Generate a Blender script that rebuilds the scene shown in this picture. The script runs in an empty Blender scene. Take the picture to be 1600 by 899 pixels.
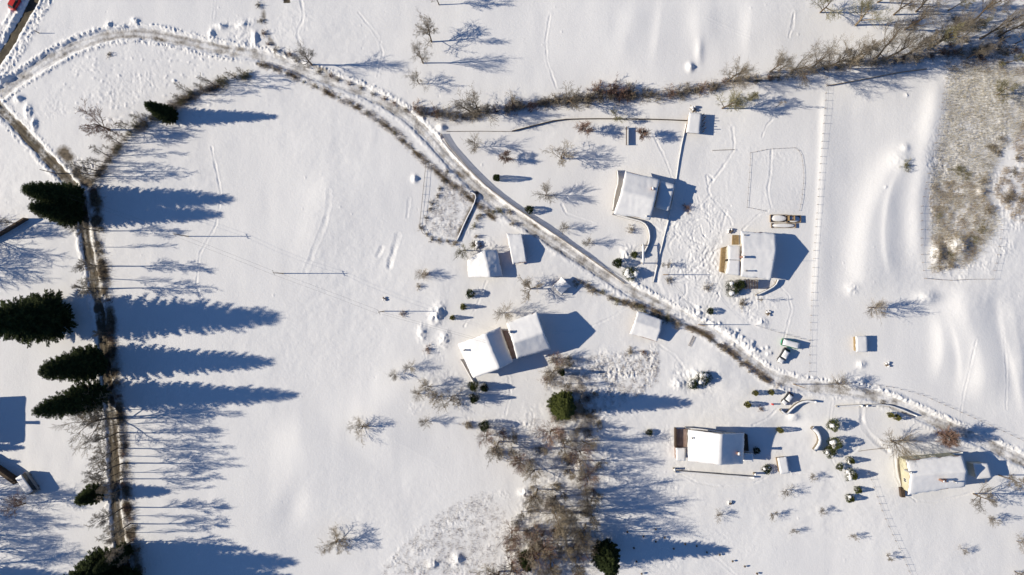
import bpy, bmesh, math, random
import numpy as np
from mathutils import Vector, Matrix
R = math.radians
S = 0.1875          # metres per photo pixel on the ground
H = 200.0           # camera height
ELEV = 25.0
col = bpy.context.scene.collection

# ------------------------------------------------------------------ camera, light, exposure
sc = bpy.context.scene
cam = bpy.data.cameras.new('camera'); camo = bpy.data.objects.new('camera', cam); col.objects.link(camo)
camo.location = (0, 0, H); camo.rotation_euler = (0, 0, 0)
cam.sensor_width = 36; cam.lens = 24; cam.clip_start = 1; cam.clip_end = 12000
sc.camera = camo
w = bpy.data.worlds.new('World'); sc.world = w; w.use_nodes = True
nt = w.node_tree; bg = nt.nodes['Background']
sky = nt.nodes.new('ShaderNodeTexSky'); sky.sky_type = 'NISHITA'; sky.sun_disc = False
sky.sun_elevation = R(ELEV); sky.sun_rotation = R(-90); sky.altitude = 1200; sky.air_density = 1.0; sky.dust_density = 0.3; sky.ozone_density = 7.0
nt.links.new(sky.outputs[0], bg.inputs[0]); bg.inputs[1].default_value = 0.066
sl = bpy.data.lights.new('sun', 'SUN'); slo = bpy.data.objects.new('sun', sl); col.objects.link(slo)
sl.energy = 4.38; sl.angle = R(0.5); sl.color = (1.0, 0.90, 0.73)
slo.rotation_euler = (0, -R(90 - ELEV), 0); slo.location = (-100, 0, 80)
sc.view_settings.view_transform = 'Standard'; sc.view_settings.look = 'None'
sc.view_settings.gamma = 1.0; sc.view_settings.exposure = 0.46; sc.view_settings.use_curve_mapping = False
sc.cycles.max_bounces = 5; sc.cycles.diffuse_bounces = 3; sc.cycles.glossy_bounces = 2

rnd = random.Random(7)

# ------------------------------------------------------------------ materials
MATS = {}
def mat(name, c, rough=.8, var=.12, scale=3.0, c2=None, bump=0.0, bscale=20., metallic=0., spec=.3, objvar=0.0, aniso=None):
    if name in MATS: return MATS[name]
    m = bpy.data.materials.new(name); m.use_nodes = True; n = m.node_tree; b = n.nodes['Principled BSDF']
    b.inputs['Roughness'].default_value = rough; b.inputs['Metallic'].default_value = metallic
    b.inputs['Specular IOR Level'].default_value = spec
    tc = n.nodes.new('ShaderNodeTexCoord'); mp = n.nodes.new('ShaderNodeMapping')
    n.links.new(tc.outputs['Object'], mp.inputs[0])
    if aniso: mp.inputs['Scale'].default_value = aniso
    nz = n.nodes.new('ShaderNodeTexNoise'); nz.inputs['Scale'].default_value = scale; nz.inputs['Detail'].default_value = 4
    n.links.new(mp.outputs[0], nz.inputs['Vector'])
    rp = n.nodes.new('ShaderNodeValToRGB')
    if c2 is None: c2 = tuple(min(1, x * (1 + var * 2)) for x in c); c1 = tuple(x * (1 - var * 2) for x in c)
    else: c1 = c
    rp.color_ramp.elements[0].position = .3; rp.color_ramp.elements[0].color = (*c1, 1)
    rp.color_ramp.elements[1].position = .7; rp.color_ramp.elements[1].color = (*c2, 1)
    n.links.new(nz.outputs['Fac'], rp.inputs[0])
    out = rp.outputs[0]
    if objvar > 0:
        oi = n.nodes.new('ShaderNodeObjectInfo'); hs = n.nodes.new('ShaderNodeHueSaturation')
        mr = n.nodes.new('ShaderNodeMapRange'); mr.inputs['To Min'].default_value = 1 - objvar; mr.inputs['To Max'].default_value = 1 + objvar
        n.links.new(oi.outputs['Random'], mr.inputs[0]); n.links.new(mr.outputs[0], hs.inputs['Value'])
        n.links.new(out, hs.inputs['Color']); out = hs.outputs[0]
    n.links.new(out, b.inputs['Base Color'])
    if bump > 0:
        n2 = n.nodes.new('ShaderNodeTexNoise'); n2.inputs['Scale'].default_value = bscale; n2.inputs['Detail'].default_value = 5
        n.links.new(mp.outputs[0], n2.inputs['Vector'])
        bp = n.nodes.new('ShaderNodeBump'); bp.inputs['Strength'].default_value = bump; bp.inputs['Distance'].default_value = .1
        n.links.new(n2.outputs['Fac'], bp.inputs['Height']); n.links.new(bp.outputs[0], b.inputs['Normal'])
    MATS[name] = m; return m

SNOW = mat('snow', (.80, .80, .82), .75, c2=(.86, .86, .87), scale=1.2, bump=.35, bscale=2.2, spec=.2)
ROOFSNOW = mat('roof_snow', (.80, .80, .82), .75, c2=(.86, .86, .87), scale=.8, bump=.25, bscale=1.6, spec=.2)
BARK = mat('bark', (.09, .065, .045), .95, scale=4, c2=(.17, .13, .09), bump=.5, bscale=12, spec=.1)
BARKPALE = mat('pale_bark', (.20, .15, .10), .95, scale=4, c2=(.34, .27, .19), bump=.5, bscale=12, spec=.1)
TWIG = mat('twig', (.165, .14, .11), .95, scale=1, c2=(.27, .235, .19), spec=.1, objvar=.25)
TWIGRED = mat('red_twig', (.18, .115, .09), .95, scale=1, c2=(.27, .18, .145), spec=.1, objvar=.2)
TWIGOLIVE = mat('olive_twig', (.17, .155, .085), .95, scale=1, c2=(.28, .26, .16), spec=.1, objvar=.2)
TWIGTAN = mat('tan_twig', (.22, .18, .13), .95, scale=1, c2=(.35, .30, .23), spec=.1, objvar=.2)
NEEDLE = mat('needles', (.014, .024, .009), .85, scale=.9, c2=(.050, .066, .021), spec=.15, objvar=.15)
NEEDLEBR = mat('bright_needles', (.034, .044, .012), .85, scale=2.2, c2=(.10, .115, .030), spec=.15, objvar=.25)
LEAFOL = mat('olive_leaves', (.10, .10, .03), .85, scale=1.5, c2=(.20, .19, .06), spec=.15, objvar=.15)
GRASS = mat('dry_grass', (.24, .17, .10), .95, scale=.35, c2=(.40, .32, .21), spec=.1)
GRASSG = mat('pale_grass', (.36, .31, .21), .95, scale=.3, c2=(.52, .48, .38), spec=.1)
GRASST = mat('thicket_brush', (.20, .15, .10), .95, scale=.3, c2=(.34, .28, .20), spec=.1)
GRASSB = mat('brown_grass', (.16, .11, .06), .95, scale=.35, c2=(.30, .22, .12), spec=.1)
WOOD = mat('weathered_wood', (.17, .12, .08), .9, scale=2, c2=(.28, .21, .14), bump=.3, aniso=(1, 1, 6))
WOODY = mat('yellow_wood', (.21, .145, .075), .8, scale=2, c2=(.33, .24, .13), bump=.2)
DARKWOOD = mat('dark_wood', (.05, .035, .025), .9, scale=2, c2=(.10, .07, .05), bump=.3)
PLASTER = mat('plaster', (.50, .46, .38), .9, scale=1, c2=(.60, .56, .48), bump=.15)
YPLASTER = mat('yellow_plaster', (.44, .41, .29), .9, scale=.8, c2=(.52, .49, .36), bump=.15)
STONE = mat('stone', (.13, .11, .085), .95, scale=2.5, c2=(.27, .23, .18), bump=.6, bscale=5)
BRICK = mat('brick', (.22, .12, .09), .9, scale=6, c2=(.30, .18, .14), bump=.3)
TILE = mat('roof_tile', (.20, .09, .06), .85, scale=3, c2=(.30, .15, .10), bump=.4)
PINKROOF = mat('bare_roof', (.24, .17, .15), .8, scale=1, c2=(.34, .26, .24), bump=.2)
METAL = mat('grey_metal', (.35, .35, .36), .5, metallic=.5, scale=3, c2=(.45, .45, .46))
GLASS = mat('dark_glass', (.02, .025, .03), .12, scale=2, c2=(.03, .035, .04), spec=.5)
REDP = mat('red_paint', (.50, .025, .02), .3, scale=1, c2=(.60, .035, .025), spec=.5)
GREENP = mat('green_paint', (.03, .28, .14), .4, scale=2, c2=(.05, .36, .19), spec=.5)
BLACKP = mat('dark_paint', (.03, .03, .035), .3, scale=2, c2=(.05, .05, .055), spec=.5)
GREYP = mat('grey_paint', (.20, .21, .22), .35, scale=2, c2=(.26, .27, .28), spec=.5)
RUBBER = mat('rubber', (.02, .02, .02), .9, scale=3, c2=(.03, .03, .03))
LAMPG = mat('lamp_glass', (.7, .7, .68), .2, scale=3, c2=(.8, .8, .78), spec=.5)
WIRE = mat('wire', (.08, .08, .08), .6, scale=3, c2=(.12, .12, .12))
FRAMEM = mat('window_frame', (.65, .63, .58), .6, scale=3, c2=(.75, .73, .68))
DISHM = mat('shaded_dish', (.12, .16, .24), .5, scale=3, c2=(.15, .20, .29))  # dish lies in shade; that shadow blue is painted into its base colour

def ground_material():
    m = bpy.data.materials.new('snowy_ground'); m.use_nodes = True; n = m.node_tree; b = n.nodes['Principled BSDF']
    b.inputs['Specular IOR Level'].default_value = .2
    tc = n.nodes.new('ShaderNodeTexCoord')
    def noise(scale, det=5, rough=.6):
        z = n.nodes.new('ShaderNodeTexNoise'); z.inputs['Scale'].default_value = scale; z.inputs['Detail'].default_value = det; z.inputs['Roughness'].default_value = rough
        n.links.new(tc.outputs['Object'], z.inputs['Vector']); return z
    def ramp(src, p0, p1, c0, c1):
        r = n.nodes.new('ShaderNodeValToRGB'); r.color_ramp.elements[0].position = p0; r.color_ramp.elements[1].position = p1
        r.color_ramp.elements[0].color = (*c0, 1); r.color_ramp.elements[1].color = (*c1, 1); n.links.new(src, r.inputs[0]); return r
    base = ramp(noise(.05, 3).outputs['Fac'], .3, .7, (.80, .80, .815), (.85, .85, .86))
    dirtc = ramp(noise(.9).outputs['Fac'], .3, .7, (.075, .062, .048), (.21, .17, .125))
    asphc = ramp(noise(.5).outputs['Fac'], .3, .7, (.055, .048, .035), (.12, .10, .07))
    def masked(attr, nscale, lo, hi):
        a = n.nodes.new('ShaderNodeAttribute'); a.attribute_name = attr
        nz = noise(nscale, 6, .65)
        ad = n.nodes.new('ShaderNodeMath'); ad.operation = 'MULTIPLY_ADD'; ad.inputs[1].default_value = .9
        n.links.new(nz.outputs['Fac'], ad.inputs[0]); n.links.new(a.outputs['Fac'], ad.inputs[2])
        mr = n.nodes.new('ShaderNodeMapRange'); mr.inputs['From Min'].default_value = lo; mr.inputs['From Max'].default_value = hi; mr.clamp = True
        n.links.new(ad.outputs[0], mr.inputs[0]); return mr.outputs[0]
    mx = n.nodes.new('ShaderNodeMix'); mx.data_type = 'RGBA'
    n.links.new(masked('dirt', 1.1, .75, 1.35), mx.inputs[0]); n.links.new(base.outputs[0], mx.inputs[6]); n.links.new(dirtc.outputs[0], mx.inputs[7])
    mx2 = n.nodes.new('ShaderNodeMix'); mx2.data_type = 'RGBA'
    n.links.new(masked('asphalt', .9, .75, 1.05), mx2.inputs[0]); n.links.new(mx.outputs[2], mx2.inputs[6]); n.links.new(asphc.outputs[0], mx2.inputs[7])
    n.links.new(mx2.outputs[2], b.inputs['Base Color']); b.inputs['Roughness'].default_value = .8
    bp = n.nodes.new('ShaderNodeBump'); bp.inputs['Strength'].default_value = .7; bp.inputs['Distance'].default_value = .08
    n.links.new(noise(2.4, 7, .7).outputs['Fac'], bp.inputs['Height']); n.links.new(bp.outputs[0], b.inputs['Normal'])
    return m
GROUND = ground_material()

# ------------------------------------------------------------------ ground height field (in photo pixels on the ground plane)
def axis(lo, hi, step, far):
    core = np.arange(lo, hi + .01, step); out = []; v = hi; s = step * 2
    while v < far: v += s; s *= 1.28; out.append(v)
    out = np.array(out); mid = (lo + hi)
    return np.concatenate([(mid - out)[::-1], core, out])
GX = axis(-36, 1636, 1.2, 17000); GY = axis(-36, 936, 1.2, 16000)
PX, PY = np.meshgrid(GX, GY)
NY, NX = PX.shape
core = ((PX > -40) & (PX < 1640) & (PY > -40) & (PY < 940))
_rng = np.random.RandomState(3); LAT = _rng.rand(512, 512)
def vnoise(X, Y, scale, seed=0):
    x = X / scale + seed * 17.3; y = Y / scale + seed * 31.7
    i = np.floor(x).astype(int); j = np.floor(y).astype(int); fx = x - i; fy = y - j
    fx = fx * fx * (3 - 2 * fx); fy = fy * fy * (3 - 2 * fy)
    a = LAT[j % 512, i % 512]; b = LAT[j % 512, (i + 1) % 512]; c = LAT[(j + 1) % 512, i % 512]; d = LAT[(j + 1) % 512, (i + 1) % 512]
    return (a * (1 - fx) + b * fx) * (1 - fy) + (c * (1 - fx) + d * fx) * fy - .5
def ridged(X, Y, scale, seed=0): return 1 - 2.6 * np.abs(vnoise(X, Y, scale, seed)) - .35
def sstep(x): x = np.clip(x, 0, 1); return x * x * (3 - 2 * x)
Z = np.zeros_like(PX); DIRT = np.zeros_like(PX); ASPH = np.zeros_like(PX); ROAD = np.zeros(PX.shape, int)

def sub(x0, x1, y0, y1):
    i0, i1 = np.searchsorted(GX, [x0, x1]); j0, j1 = np.searchsorted(GY, [y0, y1]); return slice(j0, j1 + 1), slice(i0, i1 + 1)
def polyd(pts, pad):
    """signed distance (left of travel in image = negative) and arc length to a polyline, on a sub window"""
    xs = [p[0] for p in pts]; ys = [p[1] for p in pts]
    sj, si = sub(min(xs) - pad, max(xs) + pad, min(ys) - pad, max(ys) + pad)
    X = PX[sj, si]; Y = PY[sj, si]; best = np.full(X.shape, 1e9); sg = np.ones(X.shape); arc = np.zeros(X.shape); L = 0
    for (x0, y0), (x1, y1) in zip(pts[:-1], pts[1:]):
        dx, dy = x1 - x0, y1 - y0; l = math.hypot(dx, dy)
        if l < 1e-6: continue
        t = ((X - x0) * dx + (Y - y0) * dy) / (l * l); tc = np.clip(t, 0, 1)
        d = np.hypot(X - x0 - tc * dx, Y - y0 - tc * dy); cr = (X - x0) * dy - (Y - y0) * dx
        m = d < best; best[m] = d[m]; sg[m] = np.sign(-cr[m]); arc[m] = (L + tc * l)[m]; L += l
    return (sj, si), best, sg, arc
def smooth(pts, n=2):
    for _ in range(n):
        q = [pts[0]]
        for a, b in zip(pts[:-1], pts[1:]):
            q += [(a[0] * .75 + b[0] * .25, a[1] * .75 + b[1] * .25), (a[0] * .25 + b[0] * .75, a[1] * .25 + b[1] * .75)]
        pts = q + [pts[-1]]
    return pts
def polymask(pts, soft=6, rough=8, seed=1):
    xs = [p[0] for p in pts]; ys = [p[1] for p in pts]; pad = soft + rough + 4
    sj, si = sub(min(xs) - pad, max(xs) + pad, min(ys) - pad, max(ys) + pad)
    X = PX[sj, si]; Y = PY[sj, si]; ins = np.zeros(X.shape, bool); best = np.full(X.shape, 1e9)
    for (x0, y0), (x1, y1) in zip(pts, pts[1:] + pts[:1]):
        if abs(y1 - y0) > 1e-9:
            c = ((y0 > Y) != (y1 > Y)) & (X < (x1 - x0) * (Y - y0) / (y1 - y0) + x0); ins ^= c
        dx, dy = x1 - x0, y1 - y0; l2 = dx * dx + dy * dy + 1e-9
        t = np.clip(((X - x0) * dx + (Y - y0) * dy) / l2, 0, 1); best = np.minimum(best, np.hypot(X - x0 - t * dx, Y - y0 - t * dy))
    sd = np.where(ins, best, -best) + rough * 2 * vnoise(X, Y, rough * 2 + 3, seed)
    return (sj, si), sstep(sd / soft + .5)

# base relief
Z += core * (.9 * vnoise(PX, PY, 210, 1) + .35 * vnoise(PX, PY, 90, 2) + .10 * vnoise(PX, PY, 38, 3))
tm = np.clip(.5 + 1.8 * vnoise(PX, PY, 120, 12), .15, 1.4)
Z += core * (.045 * tm * vnoise(PX + PY * .3, PY, 9, 4) + .030 * tm * vnoise(PX, PY, 4.2, 5) + .016 * vnoise(PX, PY, 2.3, 13) + .06 * vnoise(PX, PY * .35, 16, 6) + .05 * tm * vnoise(PX * .5 + PY, PY * .4 - PX * .6, 13, 14))
rq = np.random.RandomState(5)
for _ in range(700):   # little pocks and clods in the crust
    x, y = rq.rand() * 1600, rq.rand() * 900
    if vnoise(np.array(x), np.array(y), 95, 15) < .02: continue
    i, j = int(np.searchsorted(GX, x)), int(np.searchsorted(GY, y)); Z[j:j + 1 + rq.randint(3), i:i + 1 + rq.randint(2)] += rq.uniform(-.08, .09)
far = ~core
Z += far * 18 * vnoise(PX, PY, 2600, 8) * np.clip((np.hypot(PX - 800, PY - 450) - 1400) / 4000, 0, 1)

def bump(x, y, rx, ry, h, rough=0, rs=5, rot=0, pw=1.0):
    sj, si = sub(x - 3 * max(rx, ry), x + 3 * max(rx, ry), y - 3 * max(rx, ry), y + 3 * max(rx, ry))
    X = PX[sj, si] - x; Y = PY[sj, si] - y; c, s = math.cos(rot), math.sin(rot)
    u = (X * c + Y * s) / rx; v = (-X * s + Y * c) / ry; g = np.exp(-(u * u + v * v) ** pw)
    Z[sj, si] += g * (h + rough * ridged(X + x, Y + y, rs, 9))
def swell(pts, left, right, h):
    """terrace: rises over `left` px on the left side, falls away slowly over `right` px on the right"""
    (w_), d, sg, arc = polyd(smooth(pts), max(left, right) * 3); L = arc.max()
    end = sstep(arc / 60) * sstep((L - arc) / 60)
    wd = np.where(PX[w_] > 0, np.where(sg * (1 if pts[0][1] < pts[-1][1] else -1) > 0, left, right), 1)
    Z[w_] += h * np.exp(-(d / wd) ** 2) * end
for pts, l, r, h in [([(1438, 205), (1398, 262), (1366, 320), (1352, 390), (1350, 480)], 24, 55, 1.05),
                     ([(1500, 425), (1512, 500), (1535, 560), (1540, 640)], 26, 50, 1.35),
                     ([(1460, 470), (1478, 540), (1462, 610)], 14, 30, .7),
                     
                     ([(1575, 440), (1590, 520), (1600, 620)], 14, 36, .7), ([(1562, 445), (1568, 520), (1590, 600), (1605, 660)], 8, 14, .35), ([(1480, 480), (1502, 560), (1500, 620)], 6, 12, .22), ([(1415, 250), (1385, 300), (1378, 380), (1395, 450)], 6, 14, .25),
                     ([(500, 640), (478, 700), (468, 760), (462, 830)], 34, 70, .5),
                     ([(1098, -20), (1092, 50), (1104, 105)], 16, 30, .42),
                     ([(1040, -20), (1030, 60), (1020, 120)], 10, 40, .25),
                     ([(1180, -20), (1172, 60), (1170, 110)], 14, 60, .4),
                     ([(1000, -20), (985, 60), (960, 120)], 20, 60, .35),
                     ([(700, 560), (600, 640), (560, 720)], 40, 90, .7),
                     ([(530, 250), (500, 330), (480, 420)], 24, 50, .35),
                     ([(940, 590), (900, 650)], 20, 40, .4),
                     ([(1150, 570), (1160, 600), (1155, 640)], 12, 26, .6),
                     ([(1290, 130), (1284, 300), (1272, 500)], 7, 26, .42),
                     ([(1080, 545), (1120, 590), (1165, 625)], 16, 30, .6),
                     ([(1470, 110), (1455, 190), (1440, 260), (1430, 340), (1440, 430)], 16, 18, .7)]:
    swell(pts, l, r, h)

ROUGH = [([(1040, 320), (1140, 300), (1132, 420), (1110, 480), (1020, 470)], .16, 5.5),
         ([(1085, 200), (1170, 230), (1150, 330), (1080, 330)], .04, 8),
         ([(110, 95), (200, 70), (330, 80), (330, 110), (250, 150), (150, 170), (60, 190)], .10, 6),
         ([(1060, 440), (1210, 440), (1200, 500), (1150, 520), (1060, 500)], .17, 5),
         ([(960, 640), (1050, 660), (1100, 780), (960, 780)], .10, 7),
         ([(1478, 100), (1620, 100), (1620, 330), (1548, 430), (1450, 430), (1448, 290)], .22, 5),
         ([(590, 899), (640, 830), (760, 765), (800, 780), (820, 940), (590, 940)], .14, 4),
         ([(860, 555), (1030, 545), (1030, 600), (960, 640), (860, 620)], .30, 3.6),
         ([(720, 650), (950, 640), (950, 920), (780, 920), (820, 740)], .22, 6),
         ([(700, 265), (745, 300), (715, 375), (655, 355)], .12, 4),
         ([(720, 350), (790, 350), (760, 395), (720, 395)], .15, 5),
         ([(400, 20), (440, 20), (470, 90), (440, 90)], .15, 6),
         ([(110, 240), (150, 260), (140, 310), (110, 290)], .25, 5),
         ([(660, 580), (730, 580), (740, 640), (640, 640)], .10, 6),
         ([(1185, 235), (1255, 240), (1250, 330), (1170, 325)], .05, 6),
         ([(980, 380), (1020, 370), (1010, 440), (970, 440)], .18, 6),
         ([(1060, 575), (1120, 575), (1110, 620), (1060, 615)], .25, 7),
         ([(660, 540), (700, 540), (700, 600), (650, 600)], .15, 6),
         ([(450, 10), (490, 10), (480, 70), (455, 60)], .12, 6),
         ([(350, 30), (400, 30), (400, 90), (350, 80)], .18, 6),
         ([(930, 700), (990, 700), (1180, 860), (1000, 899), (930, 860)], .06, 6)]
for k, (pts, amp, scl) in enumerate(ROUGH):
    w_, m = polymask(pts, 16, 12, k); X = PX[w_]; Y = PY[w_]
    mod = np.clip(.55 + 1.6 * vnoise(X, Y, scl * 4.5, k + 80), .08, 1.25); wx = X + 5 * vnoise(X, Y, 9, k + 5); wy = Y + 5 * vnoise(X, Y, 9, k + 6)
    Z[w_] += m * amp * mod * (.55 * ridged(wx, wy * .8, scl, k + 20) + .55 * ridged(wx, wy, scl * .45, k + 50) + .5 * vnoise(X, Y, scl * .7, k + 60)) + m * amp * .6 * vnoise(X, Y, scl * 3, k)

ROADS = [  # points, half width px, depth, berm h, dirt, asphalt, rut
    ('lane', [(-20, 165), (0, 147), (33, 123), (100, 80), (150, 60), (200, 51), (250, 56), (300, 68), (345, 78), (400, 85), (440, 98), (483, 114), (530, 130), (567, 143), (605, 162), (640, 184), (668, 212), (703, 252), (745, 294), (785, 326), (845, 365), (900, 400), (950, 433), (990, 458), (1035, 480), (1083, 503), (1127, 530), (1167, 560), (1200, 588), (1240, 600), (1290, 608), (1340, 613), (1376, 622), (1418, 640), (1459, 659), (1512, 680), (1557, 702), (1600, 722), (1640, 740)], 9.0, .30, .40, .56, 0, 4.2),
    ('track', [(-20, 150), (0, 170), (33, 205), (60, 232), (84, 258), (106, 282), (122, 302), (130, 330), (134, 370), (143, 420), (152, 465), (160, 520), (166, 570), (171, 620), (177, 680), (181, 740), (182, 800), (188, 850), (198, 900), (205, 940)], 8.5, .30, .26, .95, .50, 3.6),
    ('asphalt_road', [(90, -50), (58, -8), (42, 22), (25, 52), (5, 85), (-20, 120)], 8, .35, .5, 0, .95, 20)]
for rid, (nm, pts, hw, dep, bh, dirt, asp, rut) in enumerate(ROADS):
    w_, d, sg, arc = polyd(smooth(pts), 40); X = PX[w_]; Y = PY[w_]
    d2 = d + 2.2 * vnoise(X, Y, 7, 60 + rid) + 1.2 * vnoise(X, Y, 3, 61 + rid)
    ins = sstep((hw + 1.5 - d2) / 3)
    clump = .30 + (.6 + 1.1 * np.clip(vnoise(X, Y, 26, 71), 0, .5)) * np.clip(ridged(X, Y, 5.5, 70 + rid), -.3, 1) + .7 * np.clip(ridged(X, Y, 3, 73 + rid), -.3, 1) + 1.0 * vnoise(X, Y, 30, 75 + rid)
    berm = np.exp(-((d2 - hw - 4.5) / 3.2) ** 2)
    if nm == 'lane':
        berm *= np.where((sg > 0) & (arc > 420), .35, 1); ns = (sg < 0) & (X > 690) & (X < 985); berm = np.where(ns, .9 * np.exp(-((d - hw - .5) / 2.2) ** 2), berm); clump = np.where(ns, .8 + .5 * vnoise(X, Y, 9, 3), clump)
    if nm == 'asphalt_road': berm = berm + .9 * np.exp(-((d2 - hw - 14) / 4.5) ** 2)
    Z[w_] = Z[w_] - ins * dep + bh * berm * clump
    for o in (-rut, rut): Z[w_] -= ins * .09 * np.exp(-((d * sg - o) / 1.3) ** 2) * (1 + vnoise(X, Y, 8, 80))
    Z[w_] += ins * .05 * ridged(X, Y, 4, 82)
    rutm = sum(np.exp(-((d * sg - o + 3 * vnoise(arc, arc * 0, 40, 5) + 1.6 * vnoise(X, Y, 5, 6)) / 2.4) ** 2) for o in (-rut, rut))
    along = np.clip(.45 + 1.5 * vnoise(arc, d * 0, 70, 90 + rid), 0, 1)
    DIRT[w_] = np.maximum(DIRT[w_], ins * (dirt * (.75 + .9 * vnoise(X, Y, 11, 93)) + (.25 if nm == 'lane' else .55) * rutm * along))
    ASPH[w_] = np.maximum(ASPH[w_], sstep((hw - .5 - d2) / 3) * asp)
    ROAD[w_] = np.where((d2 < hw) & (ROAD[w_] == 0) & core[w_], rid + 1, ROAD[w_])
def soil(pts, wd, amt, seed=0, ramp=0):
    w_, d, sg, arc = polyd(smooth(pts), wd * 3); X = PX[w_]; Y = PY[w_]
    DIRT[w_] = np.maximum(DIRT[w_], amt * np.exp(-(d / wd) ** 2) * np.clip(.8 + 1.3 * vnoise(X, Y, 14, seed), 0, 1.3))
# exposed banks
soil([(402, 100), (445, 112), (480, 130), (530, 155), (580, 180), (620, 210), (655, 245), (700, 285), (740, 315), (775, 345)], 4, .85, 1)
soil([(150, 300), (152, 360), (158, 420), (170, 480), (175, 540), (184, 620), (192, 700), (198, 780), (205, 850), (225, 920)], 12, .98, 2)
soil([(390, 118), (340, 135), (290, 155), (245, 180), (205, 205), (180, 240), (145, 285)], 6, .7, 3)
soil([(650, 176), (720, 182), (800, 170), (880, 158), (960, 152), (1020, 152), (1100, 140), (1180, 126), (1280, 112), (1380, 98), (1480, 85)], 8, .65, 4)
soil([(905, 440), (960, 470), (1010, 480), (1060, 505), (1100, 520), (1150, 560), (1200, 598), (1225, 612)], 4, .75, 5)
soil([(745, 300), (735, 330), (715, 372)], 6, .75, 6)
soil([(800, 345), (850, 378), (900, 408), (945, 430)], 5, .55, 7)
soil([(100, 240), (120, 265), (138, 290)], 13, .95, 8)
soil([(410, 0), (412, 35), (425, 75), (470, 95), (510, 112)], 5, .6, 9)
soil([(700, 268), (680, 310), (657, 360), (680, 375), (715, 380)], 3, .6, 10)
for pts, amt in [([(1478, 105), (1620, 100), (1620, 330), (1548, 380), (1520, 425), (1460, 425), (1450, 290)], .10), ([(730, 665), (935, 640), (935, 910), (790, 910), (830, 740)], .34), ([(855, 560), (930, 560), (900, 700), (850, 640)], .28), ([(1440, 10), (1620, 30), (1620, 120), (1460, 110)], .35)]:
    w_, m = polymask(pts, 14, 10, 40); DIRT[w_] = np.maximum(DIRT[w_], m * amt)
# small banks, hollows, trails, mounds
def trail(pts, width=1.7, depth=.13, edge=.05, seed=0):
    w_, d, sg, arc = polyd(smooth(pts, 1), 10); X = PX[w_]; Y = PY[w_]
    d = d + 2.0 * vnoise(X, Y, 7, seed) + 1.0 * vnoise(X, Y, 3, seed + 1); depth = depth * .8 * np.clip(.7 + 1.6 * vnoise(X, Y, 12, seed + 2), .1, 1.3); edge = edge * .6; st = .5 + .5 * np.sin(arc * 1.5 + 2 * sg)
    Z[w_] += -depth * np.exp(-(d / width) ** 2) * (.55 + .45 * st) + edge * np.exp(-((d - width * 1.8) / 1.3) ** 2)
for t in [([(335, 0), (330, 60)], 1, .02), ([(515, 300), (512, 340), (495, 380), (488, 400), (478, 425)], 3, .10), ([(622, 368), (608, 418)], 3.5, .30), ([(597, 388), (590, 400)], 3, .2), ([(640, 310), (636, 340)], 2, .15),
          ([(1144, 200), (1148, 232), (1140, 245), (1120, 275), (1106, 292), (1108, 305), (1125, 325), (1140, 342), (1143, 352)], 1.6, .16), ([(1106, 290), (1103, 272), (1115, 280), (1112, 290)], 1.4, .14),
          ([(1110, 305), (1095, 320), (1085, 330)], 1.4, .12), ([(1205, 235), (1203, 275), (1198, 300), (1204, 325)], 1.4, .15), ([(1347, 630), (1345, 665), (1362, 685), (1386, 705)], 3, .30), ([(1214, 640), (1200, 655), (1176, 666)], 1.4, .16),
          ([(1135, 330), (1122, 380), (1100, 410), (1060, 440)], 1.8, .16), ([(1015, 348), (1020, 370), (1008, 395), (1000, 410)], 2.4, .3), ([(1062, 462), (1100, 490), (1125, 512)], 2, .14), ([(1170, 60), (1100, 30)], 1, .02),
          ([(1240, 20), (1238, 45), (1232, 56)], 1.3, .12), ([(1030, 410), (1025, 440), (1035, 465)], 4, .25), ([(1190, 215), (1200, 190), (1225, 180)], 1.2, .12), ([(470, 0), (475, 30), (462, 50), (470, 70)], 1.8, .14),
          ([(1300, 625), (1290, 700), (1320, 760)], 1.2, .05), ([(770, 700), (900, 745)], 1.5, .05), ([(1520, 530), (1500, 640), (1500, 690)], 1.2, .07), ([(1565, 520), (1572, 640)], 1.2, .06), ([(980, 770), (1060, 820), (1150, 900)], 1.6, .05)]:
    trail(*t)
rg = np.random.RandomState(11)
for _ in range(90):   # criss-cross footprints in the yard
    x, y = 1045 + rg.rand() * 85, 325 + rg.rand() * 130; a = rg.rand() * 6.3; L = 6 + rg.rand() * 22
    trail([(x, y), (x + L * math.cos(a), y + L * math.sin(a)), (x + 1.6 * L * math.cos(a + .5), y + 1.6 * L * math.sin(a + .5))], 1.2, .09 + .09 * rg.rand(), .05)
for q in [[(1128, 430), (1110, 470), (1100, 500)], [(1160, 360), (1185, 335), (1200, 330)], [(1015, 350), (1045, 372)], [(1210, 440), (1240, 470), (1225, 530)], [(780, 565), (800, 600), (790, 650)], [(800, 420), (830, 400), (845, 385)], [(760, 440), (745, 480), (725, 510)], [(1030, 540), (1060, 560), (1075, 590)], [(1060, 740), (1100, 760), (1170, 760), (1200, 745)], [(1240, 740), (1290, 745), (1340, 700)],
          [(1395, 700), (1400, 760), (1440, 790), (1520, 770)], [(980, 480), (950, 500), (900, 520), (865, 520)], [(330, 230), (350, 330), (300, 420), (330, 520)], [(860, 20), (850, 80), (870, 140)], [(1020, 210), (1040, 250), (1050, 280)], [(1240, 20), (1232, 60)], [(560, 20), (600, 70), (590, 120)], [(900, 290), (870, 330), (930, 350)]]:
    trail(q, 1.3, .13, .05, 7)
for _ in range(150):
    x, y = 90 + rg.rand() * 240, 70 + rg.rand() * 120; bump(x, y, 1.6 + rg.rand() * 1.2, 1.6, -.1 if rg.rand() < .5 else .16)
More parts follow.
